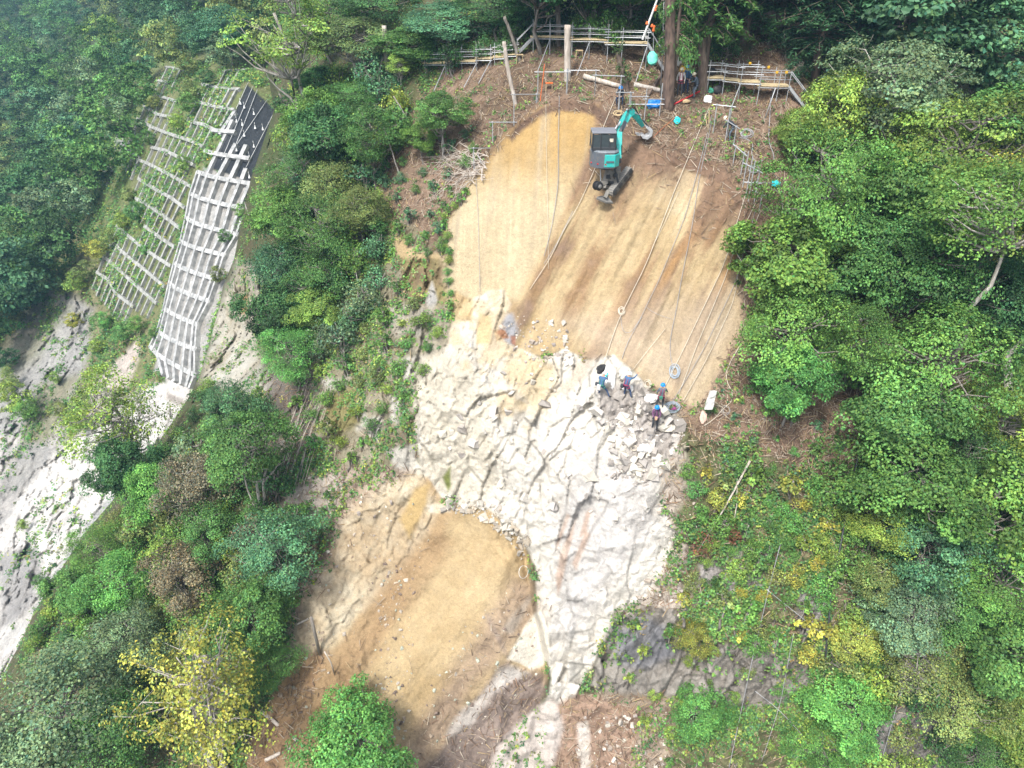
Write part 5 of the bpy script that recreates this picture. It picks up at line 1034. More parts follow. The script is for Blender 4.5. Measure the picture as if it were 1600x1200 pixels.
coil('pale rope ring hanging on the rocks at the landslide head', 818, 893, 8, 11, 1, .03, M_cloth, sd=8, off=.35); coil('pale rope bundle below the small white sack', 990, 700, 5, 4, 3, .022, M_rope, sd=9)
coil('cream wooden ring lying behind the excavator boom', 966, 177, 6.5, 3.5, 2, .06, M_ywood, sd=10, off=.3)
# ------------------------------------------------------------------ sheets, bags, small gear
def blob(name, label, cat, cx, cy, wpx, hpx, mat, seed, off=.25, amp=.33, flat=.6, group=None, rough_=2.2):
    g = near(cx, cy, off); s = float(tN(cx, cy)) / F; bm = bmesh.new(); bmesh.ops.create_icosphere(bm, subdivisions=4, radius=1); q = np.array([v.co[:] for v in bm.verts]); nz = fbm((q * 1.0 + seed * 9).astype(np.float32), 1 / rough_ * 1.6, 4, seed); 
    for v, k in zip(bm.verts, nz): v.co = Vector(v.co) * (1 + amp * 2 * float(k)); v.co.x *= wpx * s / 2; v.co.z *= hpx * s / 2; v.co.y *= min(wpx, hpx) * s / 2 * flat
    me = bpy.data.meshes.new(name); bm.to_mesh(me); bm.free(); me.materials.append(mat); o = link(name, me, None, g); o.rotation_euler = (-.5, 0, 0); o['label'] = label; o['category'] = cat
    if group: o['group'] = group
    return o
blob('blue_sheet', 'crumpled blue plastic sheet under the pipe frame left of the big trunk', 'plastic sheet', 1022, 163, 20, 15, M_blue, 3); blob('blue_container', 'small bright cyan container on the brown slope below the trunk', 'container', 1058, 188, 10, 11, M_cyan, 4); blob('blue_sheet', 'blue cloth wrapped round the pipe end beside the green maple', 'plastic sheet', 1212, 287, 13, 10, M_cyan, 5)
blob('white_sack', 'two white sacks right of the red hose', 'sack', 1107, 155, 12, 11, M_cloth, 6); blob('white_sheet', 'large white crumpled sheet between the two left workers', 'sheet', 953, 590, 20, 44, M_cloth, 7, amp=.3); blob('white_sheet', 'white folded sheet beside the dark bags, in front of the standing worker', 'sheet', 982, 606, 16, 10, M_cloth, 27, amp=.3); blob('white_sack', 'round white sack left of the red harness worker', 'sack', 1019, 622, 18, 14, M_cloth, 8)
blob('white_sack', 'small white sack on the rocks below the lowest worker', 'sack', 1006, 700, 17, 16, M_cloth, 9); blob('white_sack', 'smallest white sack further down the rocks', 'sack', 991, 731, 9, 11, M_cloth, 10); blob('dark_bag', 'dark gear bag behind the leftmost worker', 'gear bag', 941, 577, 17, 14, M_black, 11); blob('teal_bag', 'small turquoise pouch on the dark gear bag', 'pouch', 948, 586, 6, 6, M_cyan, 12, off=.5)
blob('purple_bag', 'purple pouch inside the large rope coil', 'pouch', 1053, 638, 8, 5, simple_mat('purple_cloth', (.25, .05, .16)), 13); blob('blue_bucket', 'tiny blue bundle on the rocks beneath the white lattice', 'bundle', 228, 608, 9, 7, M_blue, 14) if False else None
rb_ = MB(); 
def onp(px, py, dy=0): return onplane(px, py, Y_)
g = near(1112, 650, .3); Y_ = g.y - .2; rb_.prism([(0, 0), (1, 0), (1, 1), (0, 1)], 0, 1, lambda x, y, z: onplane(1100 + x * 12 + z * 9, 640 - z * 30, Y_ + y * .12 + .25 * math.sin(x * 3))); o = rb_.obj('rope_bag', M_cloth); o['label'] = 'long white bag strung up on the bare soil at the foot of the scar'; o['category'] = 'bag'
me = o.data; bm = bmesh.new(); bm.from_mesh(me); bmesh.ops.subdivide_edges(bm, edges=bm.edges[:], cuts=6, use_grid_fill=True)
for v in bm.verts: k = float(vnoise(np.array([v.co[:]], np.float32), .35, 3)[0]); v.co += Vector((k * .07, -abs(k) * .10, k * .05))
bm.to_mesh(me); bm.free()
blob('pink_cloth', 'dusty pink cloth hanging under the long white bag', 'cloth', 1099, 652, 10, 20, M_pink, 15)
blob('teal_bag', 'pale turquoise lifting bag hanging under the crane hook beside the stair', 'lifting bag', 1020, 91, 15, 19, M_teal, 16, off=3.0, amp=.12); blob('orange_jacket', 'orange yellow cloth bundle hanging among the fir twigs', 'cloth', 1067, 110, 10, 13, M_yel, 17, off=1.5); blob('green_box', 'small green bin behind the white sacks', 'bin', 1111, 141, 8, 8, simple_mat('green_bin', (.03, .22, .14)), 18); blob('cardboard', 'tan cardboard piece at the end of the red hose', 'cardboard', 1073, 158, 12, 5, M_ywood, 19)
blob('black_box', 'black machine box under the right-hand scaffold', 'machine', 1122, 140, 18, 14, M_black, 20, amp=.06); blob('black_box', 'black box on the planks at the left end of the right-hand scaffold', 'machine', 1112, 112, 14, 12, M_black, 21, amp=.05, off=1.2); blob('white_sheet', 'white sheet glimpsed through the fir twigs above the workers', 'sheet', 1061, 96, 8, 11, M_cloth, 22, off=1.5)
# crane pole with hook line
Yc = near(1010, 112).y; mb = MB(); mb.bar(onplane(1034, -20, Yc), onplane(1004, 62, Yc), .07, 8); cr_root = mb.obj('lifting_pole', M_white); cr_root['label'] = 'slanting white lifting pole with orange fittings at the raised platform end'; cr_root['category'] = 'lifting pole'
for x, y in [(1011,35),(1024,14),(1019,39),(1026,10)]: rel(cr_root, MB().lathe(onplane(x, y, Yc) - Vector((0, 0, .15)), [(.06, 0), (.11, .06), (.08, .16), (.03, .22)], sides=8), 'orange_fitting', M_orange)
rel(cr_root, MB().lathe(onplane(1021, 50, Yc), [(.06, 0), (.10, .06), (.10, .34), (.04, .4)], sides=8), 'hook_block', M_orange); rel(cr_root, MB().bar(onplane(1021, 50, Yc), onplane(1021, 86, Yc), .025), 'hook_line', M_pipe)
rope_l = lone('hanging_rope', 'grey rope hanging straight down in front of the big trunk from the top edge', 'rope', [(1038,-20),(1036,60),(1032,150)], .035, M_grope)
# small wooden trestles
for x, y, lb in [(905,92,'small wooden trestle under the raised platform'), (858,143,'orange topped wooden stool inside the wide pipe frame'), (812,98,'pair of short stakes at the foot of the scaffold stair')]:
    g = near(x, y); root = empty('wooden_trestle', lb, 'trestle', g, 'small wooden trestles')
    for dx in (-.22, .22):
        for dy in (0, .3): rel(root, MB().bar(g + Vector((dx, dy, -.1)), g + Vector((dx * .9, dy, .5)), .025, 4), 'leg', M_ywood)
    rel(root, MB().box(g + Vector((0, .15, .52)), (.5, .35, .05)), 'top', M_orange if x == 858 else M_ywood)
for pts, lb in [([(1102,178),(1108,210)], 'left'), ([(1108,172),(1108,212)], 'right')]: lone('wooden_stake', lb + ' tall pale stake at the top of the long ropes', 'stake', pts, .022, M_ywood, group='pale stakes')
# ivy stump
trunkpx('ivy_stump', 'leaning ivy covered stump between the fallen logs', 'stump', [(965,82),(969,100),(975,120),(982,140)], (6, 10), M_dbark)
for cx, cy, n_ in [(966,72,.5), (972,105,.45), (978,122,.4)]:
    d = rdir(160, rr_) * (rr_.uniform(.2, 1, 160) ** .5)[:, None] * n_; c = np.array(near(982, 140)); c = np.array(onplane(cx, cy, c[1] - .15)); V, Q = leafquads(c + d, rdir(160, rr_), .12, .7, rr_); o = link('ivy', quadmesh('ivy', V, Q, M_leaf, leafcol(160, rr_, G0, .3) / .4 * np.array([.08, .14, .05]))); o['label'] = {72: 'green tuft of ivy on top of the leaning stump', 105: 'middle tuft of ivy clinging to the leaning stump', 122: 'lowest tuft of ivy on the leaning stump'}[cy]; o['category'] = 'ivy'

# ------------------------------------------------------------------ climbing excavator hanging on the slope
Ye = near(955, 300).y - .25; S_ = Ye / F / (cp + .3 * sp)
ex = empty('climbing_excavator', 'turquoise and grey rope-suspended mini excavator standing on its tilted tracks on the steep scar', 'excavator', onplane(948, 258, Ye)); E0 = Vector(ex.location)
def E(px, py, dy=0.0): return onplane(px, py, Ye + dy)
def part(mb, name, mat, parent=ex, smooth=False, bevel=0):
    o = mb.obj(name, mat, parent, smooth=smooth)
    o.matrix_parent_inverse = Matrix.Translation(-E0)
    if bevel:
        b = o.modifiers.new('bevel', 'BEVEL'); b.width = bevel; b.segments = 2; b.limit_method = 'ANGLE'
    return o
def sub(mb, name, mat, parent, smooth=False):      # sub-part: parent already carries the offset
    o = mb.obj(name, mat, parent, smooth=smooth); o.matrix_parent_inverse = Matrix.Identity(4); return o
def planprism(pts, z0, z1, taper=1.0):
    mb = MB(); n = len(pts); c = np.mean(pts, 0); lo = [E0 + Vector((x, y, z0)) for x, y in pts]; hi = [E0 + Vector((c[0] + (x - c[0]) * taper, c[1] + (y - c[1]) * taper, z1)) for x, y in pts]
    mb.add(lo + hi, [tuple(range(n))[::-1], tuple(range(n, 2 * n))] + [(i, (i + 1) % n, (i + 1) % n + n, i + n) for i in range(n)]); return mb
body = [(-1.08, .1), (-1.05, -.45), (-.68, -.85), (-.2, -.98), (.35, -.95), (.62, -.6), (.66, .5), (.1, .9), (-.8, .8)]
part(planprism(body, .02, .95, .97), 'upper_body', M_grey, bevel=.05)
part(planprism([(x * 1.0, y) for x, y in body], .95, 1.04, .9), 'body_cover', simple_mat('light_grey_cover', (.16, .18, .20), .5), bevel=.02)
part(planprism([(-.28, -1.0), (.36, -.985), (.66, -.62), (.69, .3), (.40, .3), (.3, -.6), (-.28, -.85)], .12, .86, .985), 'side_panel', M_turq, bevel=.03)
part(planprism([(-.18, -1.03), (.30, -1.012), (.30, -.96), (-.18, -.97)], .40, .50), 'stripe', M_grey)
# cab
cx0, cx1, cy0, cy1, cz0, cz1 = -1.02, .36, -.62, .55, 1.04, 2.0
for x in (cx0, -.52, .02, cx1):
    for y in (cy0, cy1):
        part(MB().beam(E0 + Vector((x, y, cz0)), E0 + Vector((x * .97, y * .97, cz1)), .07, .07), 'cab_pillar', M_dark)
part(MB().box(E0 + Vector(((cx0 + cx1) / 2, (cy0 + cy1) / 2, cz1 + .04)), (cx1 - cx0 + .08, cy1 - cy0 + .08, .12), bev=.045), 'cab_roof', simple_mat('cab_roof_grey', (.20, .21, .24), .5))
part(MB().box(E0 + Vector(((cx0 + cx1) / 2, (cy0 + cy1) / 2, cz0 + .09)), (cx1 - cx0 + .02, cy1 - cy0 + .02, .20), bev=.03), 'cab_sill', M_dark)
for x0, x1 in ((cx0 + .04, -.56), (-.48, -.02), (.06, cx1 - .04)):
    part(MB().box(E0 + Vector(((x0 + x1) / 2, cy0 + .01, 1.58)), (x1 - x0, .015, .74)), 'window', M_glass)
for x in (cx0 + .01, cx1 - .01): part(MB().box(E0 + Vector((x, (cy0 + cy1) / 2, 1.58)), (.015, cy1 - cy0 - .1, .74)), 'window', M_glass)
st = part(MB().box(E0 + Vector((-.25, .0, 1.35)), (.5, .45, .14), bev=.04), 'operator_seat', M_black); sub(MB().box(E0 + Vector((-.25, .22, 1.65)), (.46, .12, .6), bev=.04), 'backrest', M_black, st)
part(MB().box(E0 + Vector((.1, -.64, 1.62)), (.22, .01, .2)), 'window_notice', simple_mat('notice_paper', (.6, .55, .45)))
# boom, arm, bucket
def arm_box(pts, ws, th, name, mat, parent=ex):
    mb = MB()
    for (a, b), (w0, w1) in zip(zip(pts[:-1], pts[1:]), zip(ws[:-1], ws[1:])):
        d = (b - a).normalized(); side = Vector((1, 0, 0)); u = Vector((0, 1, 0)); nrm = d.cross(Vector((0, 1, 0))).normalized(); q = Vector((0, 1, 0)) - d * d.y; q.normalize()
        A4 = [a + nrm * w0 / 2 * i + q * th / 2 * j for i, j in ((-1, -1), (1, -1), (1, 1), (-1, 1))]; B4 = [b + nrm * w1 / 2 * i + q * th / 2 * j for i, j in ((-1, -1), (1, -1), (1, 1), (-1, 1))]
        mb.add(A4 + B4, [(3, 2, 1, 0), (4, 5, 6, 7), (0, 1, 5, 4), (1, 2, 6, 5), (2, 3, 7, 6), (3, 0, 4, 7)])
    return part(mb, name, mat, bevel=.02)
f0, f1, f2, f3, f4 = E(966, 249, -.3), E(966.5, 206, .5), E(981, 178, 1.3), E(989, 174.5, 1.6), E(1004, 196, 2.4)
arm_box([f0, f0.lerp(f1, .5), f1], [.34, .40, .42], .26, 'lower_boom', M_turq)
bm_ = arm_box([f1 - Vector((.05, 0, .05)), f2, f3], [.42, .46, .34], .28, 'upper_boom', M_turq)
gp = MB(); gp.beam(f1.lerp(f2, .05) + Vector((.08, -.17, 0)), f1.lerp(f2, .62) + Vector((.06, -.17, 0)), .26, .03, (0, 1, 0)); part(gp, 'boom_guard', M_grey)
ar = arm_box([f3 + Vector((-.12, 0, .02)), f3.lerp(f4, .45), f4], [.36, .34, .22], .24, 'dipper_arm', M_turq)
part(MB().bar(f1 + Vector((-.28, -.05, .1)), f1 + Vector((.08, -.05, .6)), .06, 8), 'boom_cylinder', M_silver); part(MB().bar(f2 + Vector((-.1, -.1, .28)), f3.lerp(f4, .5) + Vector((.18, -.05, .2)), .05, 8), 'arm_cylinder', M_silver); part(MB().box(E(959, 206, .4), (.28, .3, .34), bev=.05), 'work_lamp', M_black)
part(MB().box(f0 + Vector((0, 0, -.05)), (.36, .4, .3), bev=.06), 'boom_foot', M_dark)
bk0 = E(1010, 206, 2.55); R_ = Matrix.Rotation(math.radians(38), 3, 'Y'); bmb = MB(); prof = [(-.28, .30), (.18, .34), (.36, .05), (.30, -.28), (.02, -.42), (-.22, -.36), (-.10, -.22), (.10, -.20), (.18, -.02), (.08, .16), (-.26, .18)]
bmb.prism(prof, -.34, .34, lambda x, y, z: bk0 + R_ @ Vector((x, y, z))); bkt = part(bmb, 'bucket', M_silver, bevel=.015)
for k in range(4): t_ = MB(); c = bk0 + R_ @ Vector((-.24, -.27 + .18 * k, -.38)); t_.beam(c, c + R_ @ Vector((-.20, 0, -.10)), .07, .05, (0, 1, 0)); sub(t_, 'tooth', M_silver, bkt)
part(MB().bar(f4 + Vector((-.05, -.1, .35)), bk0 + R_ @ Vector((-.1, -.1, .3)), .045, 6), 'bucket_link', M_dark)
for k, (dx, dz) in enumerate([(.16, .05), (.20, -.02), (-.14, .10)]):
    q = [f0 + Vector((dx, -.1, .3)), f1 + Vector((dx, -.12, -.2)), f1 + Vector((dx + .05, -.1, .35 + dz)), f2 + Vector((dx - .15, -.12, .30 + dz)), f3 + Vector((.05, -.1, .22 + dz)), f3.lerp(f4, .5) + Vector((.15, -.1, .10))]
    part(MB().tube([tuple(v) for v in q], .018, 5), 'hydraulic_hose', M_black, smooth=True)
for x, y in ((-1.0, -.50), (-.66, -.86), (-.2, -.99)): part(MB().box(E0 + Vector((x, y - .01, .30)), (.10, .03, .07), bev=.01), 'reflector', M_red)
# carrier
part(MB().lathe(E0 + Vector((-.05, 0, -.16)), [(.50, 0), (.55, .04), (.55, .14), (.48, .18)], sides=20), 'slew_ring', M_dark)
A0, A1 = E(956, 261, .3), E(942, 296, -.35); part(MB().beam(A0 + Vector((-.2, 0, 0)), A1 + Vector((0, 0, .1)), .30, .22, (0, -1, .6)), 'carrier_frame', M_mud); part(MB().beam(A0 + Vector((.45, .1, 0)), E(962, 290, -.1), .22, .2, (0, -1, .6)), 'carrier_frame', M_mud)
part(MB().bar(E(938, 259, -.2), E(938.5, 283, -.3), .035, 8), 'levelling_cylinder', M_silver); part(MB().bar(E(960, 262, -.1), E(966, 285, -.2), .06, 8), 'levelling_cylinder', M_dark)
for a, b in [((948,270),(970,268)), ((944,280),(968,282)), ((946,292),(962,292)), ((952,262),(962,300))]: part(MB().beam(E(*a, .05), E(*b, .15), .16, .16, (0, -1, 0)), 'cross_member', M_mud)
for x, y, s in [(950,276,.16), (956,286,.14), (962,274,.15), (945,286,.13)]: part(MB().box(E(x, y, -.1), (s * 1.6, s * 1.4, s * 1.3), bev=.03), 'hydraulic_block', M_dark)
def track(a, b, rad, wid, nrm, nm='track'):
    d = (b - a).normalized(); n = nrm - d * nrm.dot(d); n.normalize(); s = d.cross(n); L = (b - a).length; out = []
    for k in range(9): q = math.pi * (.5 + k / 8); out.append((math.cos(q) * rad, math.sin(q) * rad))
    for k in range(9): q = math.pi * (-.5 + k / 8); out.append((L + math.cos(q) * rad, math.sin(q) * rad))
    mp = lambda x, y, z: a + d * x + n * z + s * y
    tk = part(MB().prism([(p[0], p[1]) for p in out], -wid / 2, wid / 2, lambda x, y, z: mp(x, y, z)), nm, M_track)
    gr = MB(); per = 2 * L + 2 * math.pi * rad; ng = 34
    for i in range(ng):
        u = per * i / ng
        if u < L: p, an = (u, rad), 0
        elif u < L + math.pi * rad: q = (u - L) / rad; p, an = (L + math.sin(q) * rad, math.cos(q) * rad), q
        elif u < 2 * L + math.pi * rad: p = (L - (u - L - math.pi * rad), -rad); an = 0
        else: q = (u - 2 * L - math.pi * rad) / rad; p = (-math.sin(q) * rad, -math.cos(q) * rad)
        c0 = mp(p[0], -wid / 2 - .01, p[1]); c1 = mp(p[0], wid / 2 + .01, p[1]); gr.beam(c0, c1, .05, .05, n)
    sub(gr, 'grouser', M_mud, tk); wh = MB()
    for f in (0, .33, .66, 1): wh.lathe(mp(L * f, -wid / 2 - .05, 0), [(rad * .7, 0), (rad * .72, .03), (rad * .3, .05)], -s, 14)
    sub(wh, 'roller', M_dark, tk); return tk
up = Vector((0, -.6, .8)); track(E(981, 268, .75), E(957, 299, -.35), .26, .36, up + Vector((-.4, 0, 0))); track(E(966, 262, 1.75), E(944, 290, .65), .26, .36, up + Vector((-.4, 0, 0)))
# winch drum
wd_ = MB(); c = E(934, 288, -.45); wd_.lathe(c + Vector((-.14, -.2, 0)), [(.05, -.05), (.26, 0), (.28, .05), (.20, .08), (.20, .30), (.28, .33), (.26, .38), (.06, .44)], (.5, -.8, .1), 20); dr = part(wd_, 'winch_drum', M_black); hub = MB(); hub.lathe(c + Vector((.08, -.55, .03)), [(.13, 0), (.11, .05), (.03, .07)], (.5, -.8, .1), 14); sub(hub, 'hub', M_track, dr); part(MB().beam(c + Vector((.1, 0, 0)), E(948, 284, -.2), .2, .25, (0, -1, 0)), 'winch_bracket', M_mud)
# blade
part(MB().beam(E(950, 298, -.4), E(945, 309, -.75), .2, .16, (0, -1, 0)), 'blade_arm', M_mud)
bl = MB(); bp = [(931, 306, -.7), (936, 308.5, -.9), (955, 312.5, -.75), (957, 316, -.7), (944, 316.5, -.95), (932, 311, -.9)]; top = [E(933, 307, -.6), E(946, 305, -.5), E(951, 308, -.45), E(958, 316.5, -.55), E(948, 316, -.9), E(932, 309.5, -.85)]
bl.add([p for p in top] + [p - Vector((0, -.03, .10)) for p in top], [(0, 1, 2, 3, 4, 5), (11, 10, 9, 8, 7, 6)] + [(i, (i + 1) % 6, (i + 1) % 6 + 6, i + 6)[::-1] for i in range(6)]); part(bl, 'blade', M_track)
# ------------------------------------------------------------------ people
M_skin = simple_mat('skin', (.42, .26, .18), .6); M_navy = simple_mat('navy_cloth', (.035, .06, .12), .85); M_nblue = simple_mat('blue_jacket', (.06, .13, .25), .85); M_dgrey = simple_mat('charcoal_cloth', (.05, .055, .065), .85); M_slate = simple_mat('slate_cloth', (.12, .15, .19), .85)
M_hblue = simple_mat('blue_helmet', (.01, .22, .62), .3); M_hwhite = simple_mat('white_helmet', (.8, .8, .78), .3); M_hcream = simple_mat('cream_helmet', (.72, .66, .50), .35); M_harn = simple_mat('red_harness', (.30, .03, .08), .7); M_purple = simple_mat('violet_vest', (.16, .07, .15), .8); M_wshirt = simple_mat('pale_shirt', (.6, .58, .56), .8); M_olive = simple_mat('green_gear', (.05, .20, .14), .7)
BASE = dict(pel=(0,0,.94), sp=(0,.0,1.12), ch=(0,0,1.30), nk=(0,.01,1.47), hd=(0,.03,1.56), tp=(0,.03,1.70), sL=(-.17,0,1.41), sR=(.17,0,1.41), eL=(-.26,.03,1.14), eR=(.26,.03,1.14), wL=(-.24,.18,.94), wR=(.24,.18,.94), hL=(-.09,0,.90), hR=(.09,0,.90), kL=(-.12,.06,.50), kR=(.12,.06,.50), aL=(-.13,0,.09), aR=(.13,0,.09), tL=(-.15,.18,.04), tR=(.15,.18,.04))
RAD = dict(pel=.135, sp=.115, ch=.14, nk=.055, hd=.088, tp=.075, sL=.062, sR=.062, eL=.043, eR=.043, wL=.027, wR=.027, hL=.095, hR=.095, kL=.062, kR=.062, aL=.042, aR=.042, tL=.038, tR=.038)
EDG = [('pel','sp'),('sp','ch'),('ch','nk'),('nk','hd'),('hd','tp'),('ch','sL'),('ch','sR'),('sL','eL'),('sR','eR'),('eL','wL'),('eR','wR'),('pel','hL'),('pel','hR'),('hL','kL'),('hR','kR'),('kL','aL'),('kR','aR'),('aL','tL'),('aR','tR')]
def person(label, px, py, pose, rot, jacket, trousers, helmet, harness=None, extra=None, sc=1.0, hand=None):
    J = {k: Vector(v) for k, v in BASE.items()}; J.update({k: Vector(v) for k, v in pose.items()})
    names = list(J); V = [J[k] for k in names]; E_ = [(names.index(a), names.index(b)) for a, b in EDG]; Rr = [RAD[k] for k in names]
    nose = len(V); V.append(J['hd'] + Vector((0, .10, .035))); E_.append((names.index('hd'), nose)); Rr.append(.022)
    for sd_, w_, e_ in (('L', 'wL', 'eL'), ('R', 'wR', 'eR')):
        wv, d = J[w_], (J[w_] - J[e_]).normalized(); sgn = -1 if sd_ == 'L' else 1; ac = d.cross(Vector((0, 0, 1))); ac = ac.normalized() if ac.length > .1 else Vector((1, 0, 0)); pn = d.cross(ac).normalized(); pi_ = len(V); V.append(wv + d * .06); Rr.append(.026); E_.append((names.index(w_), pi_))
        for q, (o_, ln) in enumerate([(-.028, .060), (-.010, .075), (.010, .070), (.028, .052)]):
            b_ = len(V); V.append(wv + d * .10 + ac * o_); Rr.append(.010); E_.append((pi_, b_)); V.append(wv + d * (.10 + ln * .5) + ac * o_ * 1.15 - pn * .012); Rr.append(.009); E_.append((b_, b_ + 1)); V.append(wv + d * (.10 + ln * .75) + ac * o_ * 1.15 - pn * .035); Rr.append(.008); E_.append((b_ + 1, b_ + 2))
        b_ = len(V); V.append(wv + d * .05 - ac * sgn * .04 - pn * .02); Rr.append(.011); E_.append((pi_, b_)); V.append(wv + d * .085 - ac * sgn * .05 - pn * .04); Rr.append(.009); E_.append((b_, b_ + 1))
    me = bpy.data.meshes.new('person_body'); me.from_pydata([tuple(v) for v in V], E_, []); ob = bpy.data.objects.new('body', me); COL.objects.link(ob)
    ob.modifiers.new('skin', 'SKIN'); ss = ob.modifiers.new('sub', 'SUBSURF'); ss.levels = ss.render_levels = 1
    if not me.skin_vertices: me.skin_vertices.new() if hasattr(me.skin_vertices, 'new') else None
    sv = me.skin_vertices[0].data
    for i, r_ in enumerate(Rr): sv[i].radius = (r_ * (1.25 if i == names.index('ch') or i == names.index('pel') else 1), r_)
    for s_ in sv: s_.use_root = False
    sv[names.index('pel')].use_root = True
    dg = bpy.context.evaluated_depsgraph_get(); m2 = bpy.data.meshes.new_from_object(ob.evaluated_get(dg)); bpy.data.objects.remove(ob)
    for m_ in (jacket, trousers, M_skin, M_black): m2.materials.append(m_)
    segs = [(J[a], J[b], {'hd': 2, 'tp': 2}.get(b, 1 if b[0] in 'hka' else 3 if b[0] == 't' and b != 'tp' else 0)) for a, b in EDG if (a, b) != ('ch', 'nk')] + [(J['wL'], J['wL'] + (J['wL'] - J['eL']).normalized() * .2, 2), (J['wR'], J['wR'] + (J['wR'] - J['eR']).normalized() * .2, 2), (J['nk'], J['tp'], 2), (J['ch'], J['nk'].lerp(J['ch'], .3), 0)]
    for p in m2.polygons:
        c = Vector(p.center); best = 9
        for a, b, mi in segs:
            ab = b - a; t_ = max(0, min(1, (c - a).dot(ab) / (ab.length_squared + 1e-9))); d = (c - a - ab * t_).length
            if d < best: best = d; p.material_index = mi
        p.use_smooth = True
    root = empty('person', label, 'person', near(px, py), 'workers on the slope'); root.rotation_euler = (0, 0, rot); root.scale = (sc,) * 3; link('body', m2, root)
    ax = (J['tp'] - J['hd']).normalized(); hm_ = MB(); hc = J['hd'].lerp(J['tp'], .45) - ax * .005
    hm_.lathe(hc, [(.150, -.015), (.152, 0), (.132, .012), (.130, .05), (.108, .095), (.065, .128), (.01, .138)], ax, 16); o = hm_.obj('helmet', helmet, root, smooth=True)
    if harness:
        h_ = MB(); pv, cv = J['pel'], J['ch']; a = (cv - pv).normalized()
        h_.lathe(pv + a * .03, [(.165, -.03), (.175, 0), (.165, .03)], a, 14); 
        for s_ in (-1, 1):
            for f_ in (-1, 1): h_.tube([tuple(pv + Vector((.10 * s_, .13 * f_, .05))), tuple(cv + Vector((.08 * s_, .16 * f_, 0))), tuple(J['nk'] + Vector((.08 * s_, 0, -.02)))], .02, 5)
        for k_ in ('L', 'R'): h_.lathe(J['h' + k_].lerp(J['k' + k_], .25), [(.098, -.02), (.10, .02)], (J['k' + k_] - J['h' + k_]).normalized(), 12)
        h_.obj('harness', harness, root)
    if extra: 
        for nm, mt, c, sz in extra: MB().box(Vector(c), sz, bev=.03).obj(nm, mt, root)
    return root
LEAN = dict(pel=(0,-.10,.82), sp=(0,-.06,1.0), ch=(0,.02,1.18), nk=(0,.10,1.32), hd=(0,.15,1.41), tp=(0,.20,1.54), sL=(-.18,.04,1.28), sR=(.18,.04,1.28), eL=(-.25,.20,1.06), eR=(.24,.24,1.10), wL=(-.14,.42,1.02), wR=(.18,.46,1.14), hL=(-.10,-.10,.80), hR=(.10,-.10,.80), kL=(-.14,.10,.44), kR=(.15,.06,.44), aL=(-.16,.05,.08), aR=(.18,-.12,.08), tL=(-.17,.22,.05), tR=(.20,.04,.04))
person('worker in blue top with a white pouch, leftmost of the group on the rocks', 939, 620, dict(LEAN, hd=(.02,.22,1.36), tp=(.04,.30,1.47), kR=(.30,.05,.50), aR=(.52,-.10,.22), tR=(.62,.02,.16)), math.radians(-25), M_nblue, M_navy, M_hwhite, M_olive, [('pouch', M_wshirt, (-.10, -.22, .75), (.22, .16, .34)), ('pouch', M_dgrey, (-.26, -.12, .88), (.2, .14, .2))])
person('worker in white helmet leaning back on a rope, second from left on the rocks', 978, 620, dict(LEAN, kR=(.22,.05,.46), aR=(.36,-.05,.16), tR=(.45,.08,.12), wR=(.30,.50,1.40), eR=(.26,.30,1.25)), math.radians(-40), M_nblue, M_navy, M_hwhite, M_harn, [('pouch', M_dgrey, (-.22, -.16, .74), (.18, .16, .22))])
person('worker in blue helmet and dark red harness, seen from behind', 1031, 640, dict(kL=(-.17,.10,.5), aL=(-.24,.05,.08), tL=(-.25,.2,.04), wR=(.36,.30,1.02), eR=(.30,.12,1.18)), math.radians(-5), M_slate, M_dgrey, M_hblue, M_harn, [('pouch', M_olive, (-.05, -.18, .92), (.2, .12, .2))])
person('worker in bright blue helmet and dark vest, lowest of the group on the rocks', 1022, 672, dict(wL=(-.05,.30,1.0), wR=(.08,.30,1.02), eL=(-.24,.12,1.14), eR=(.22,.12,1.14), hd=(0,.06,1.54), tp=(0,.10,1.68)), math.radians(175), M_purple, M_dgrey, M_hblue, M_dgrey, [('tool_bag', M_ywood, (0, .17, .92), (.16, .1, .22))])
person('cream helmeted worker bending forward beside a pipe on the upper right slope', 1140, 221, dict(pel=(0,-.12,.90), sp=(0,.0,1.05), ch=(0,.18,1.22), nk=(0,.34,1.32), hd=(0,.42,1.37), tp=(0,.52,1.44), sL=(-.17,.24,1.28), sR=(.17,.24,1.28), eL=(-.2,.40,1.04), eR=(.2,.40,1.02), wL=(-.12,.52,.82), wR=(.12,.54,.80), hL=(-.09,-.12,.87), hR=(.09,-.12,.87)), math.radians(70), M_dgrey, M_slate, M_hcream, M_dgrey)
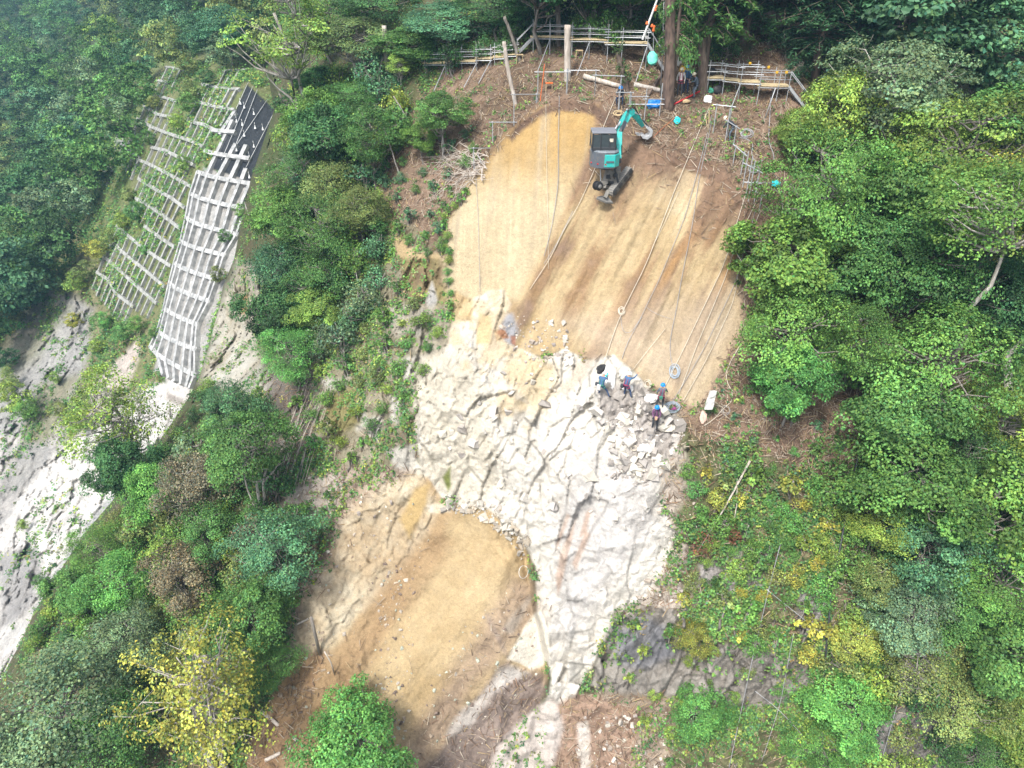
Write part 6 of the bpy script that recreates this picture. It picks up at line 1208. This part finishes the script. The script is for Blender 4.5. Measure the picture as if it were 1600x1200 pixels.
person('dark clothed worker crouching at the small pipe frame left of the blue sheet', 969, 164, dict(pel=(0,-.05,.50), sp=(0,0,.66), ch=(0,.08,.82), nk=(0,.14,.96), hd=(0,.18,1.04), tp=(0,.22,1.16), sL=(-.17,.08,.92), sR=(.17,.08,.92), eL=(-.24,.22,.72), eR=(.24,.22,.72), wL=(-.14,.40,.62), wR=(.14,.40,.62), hL=(-.10,-.02,.46), hR=(.10,-.02,.46), kL=(-.2,.32,.48), kR=(.2,.32,.48), aL=(-.18,.20,.08), aR=(.18,.20,.08), tL=(-.2,.36,.04), tR=(.2,.36,.04)), math.radians(160), M_dgrey, M_navy, M_hblue, M_dgrey)
person('worker in pale shirt standing against the right side of the big trunk', 1061, 150, {}, math.radians(170), M_wshirt, M_dgrey, M_hcream, M_harn)
person('worker in blue jacket standing behind the pale shirted one under the fir', 1071, 146, {}, math.radians(150), M_nblue, M_navy, M_hblue, M_dgrey)
person('worker in grey clothes bending over gear left of the red hose', 1084, 153, dict(LEAN), math.radians(100), M_slate, M_slate, M_hcream, M_dgrey)
# ------------------------------------------------------------------ the air: thin even haze round everything
hb = MB(); hb.box((0, 190, 0), (760, 620, 400)); 
hm = bpy.data.materials.new('haze'); hm.use_nodes = True; hn = hm.node_tree; hn.nodes.clear(); ho = hn.nodes.new('ShaderNodeOutputMaterial'); hv = hn.nodes.new('ShaderNodeVolumePrincipled')
hv.inputs['Color'].default_value = (.38, .68, 1.0, 1); hv.inputs['Density'].default_value = HAZE; hv.inputs['Anisotropy'].default_value = 0.2; hn.links.new(hv.outputs[0], ho.inputs['Volume'])
zmin = min(float(PM[:, 2].min()), float(PN[:, 2].min())) - 1.5; zmax = max(float(PM[:, 2].max()), float(PN[:, 2].max()), CZ) + 25
xs_ = [min(PM[:, 0].min(), PN[:, 0].min()) - 5, max(PM[:, 0].max(), PN[:, 0].max()) + 5]; ys_ = [-15, max(PM[:, 1].max(), PN[:, 1].max()) + 25]
hb = MB(); hb.box(((xs_[0] + xs_[1]) / 2, (ys_[0] + ys_[1]) / 2, (zmin + zmax) / 2), (xs_[1] - xs_[0], ys_[1] - ys_[0], zmax - zmin)); print('haze', xs_, ys_, zmin, zmax)
hz = hb.obj('haze', hm); hz['kind'] = 'stuff'; hz['label'] = 'thin bluish haze hanging in the valley air'; hz['category'] = 'haze'
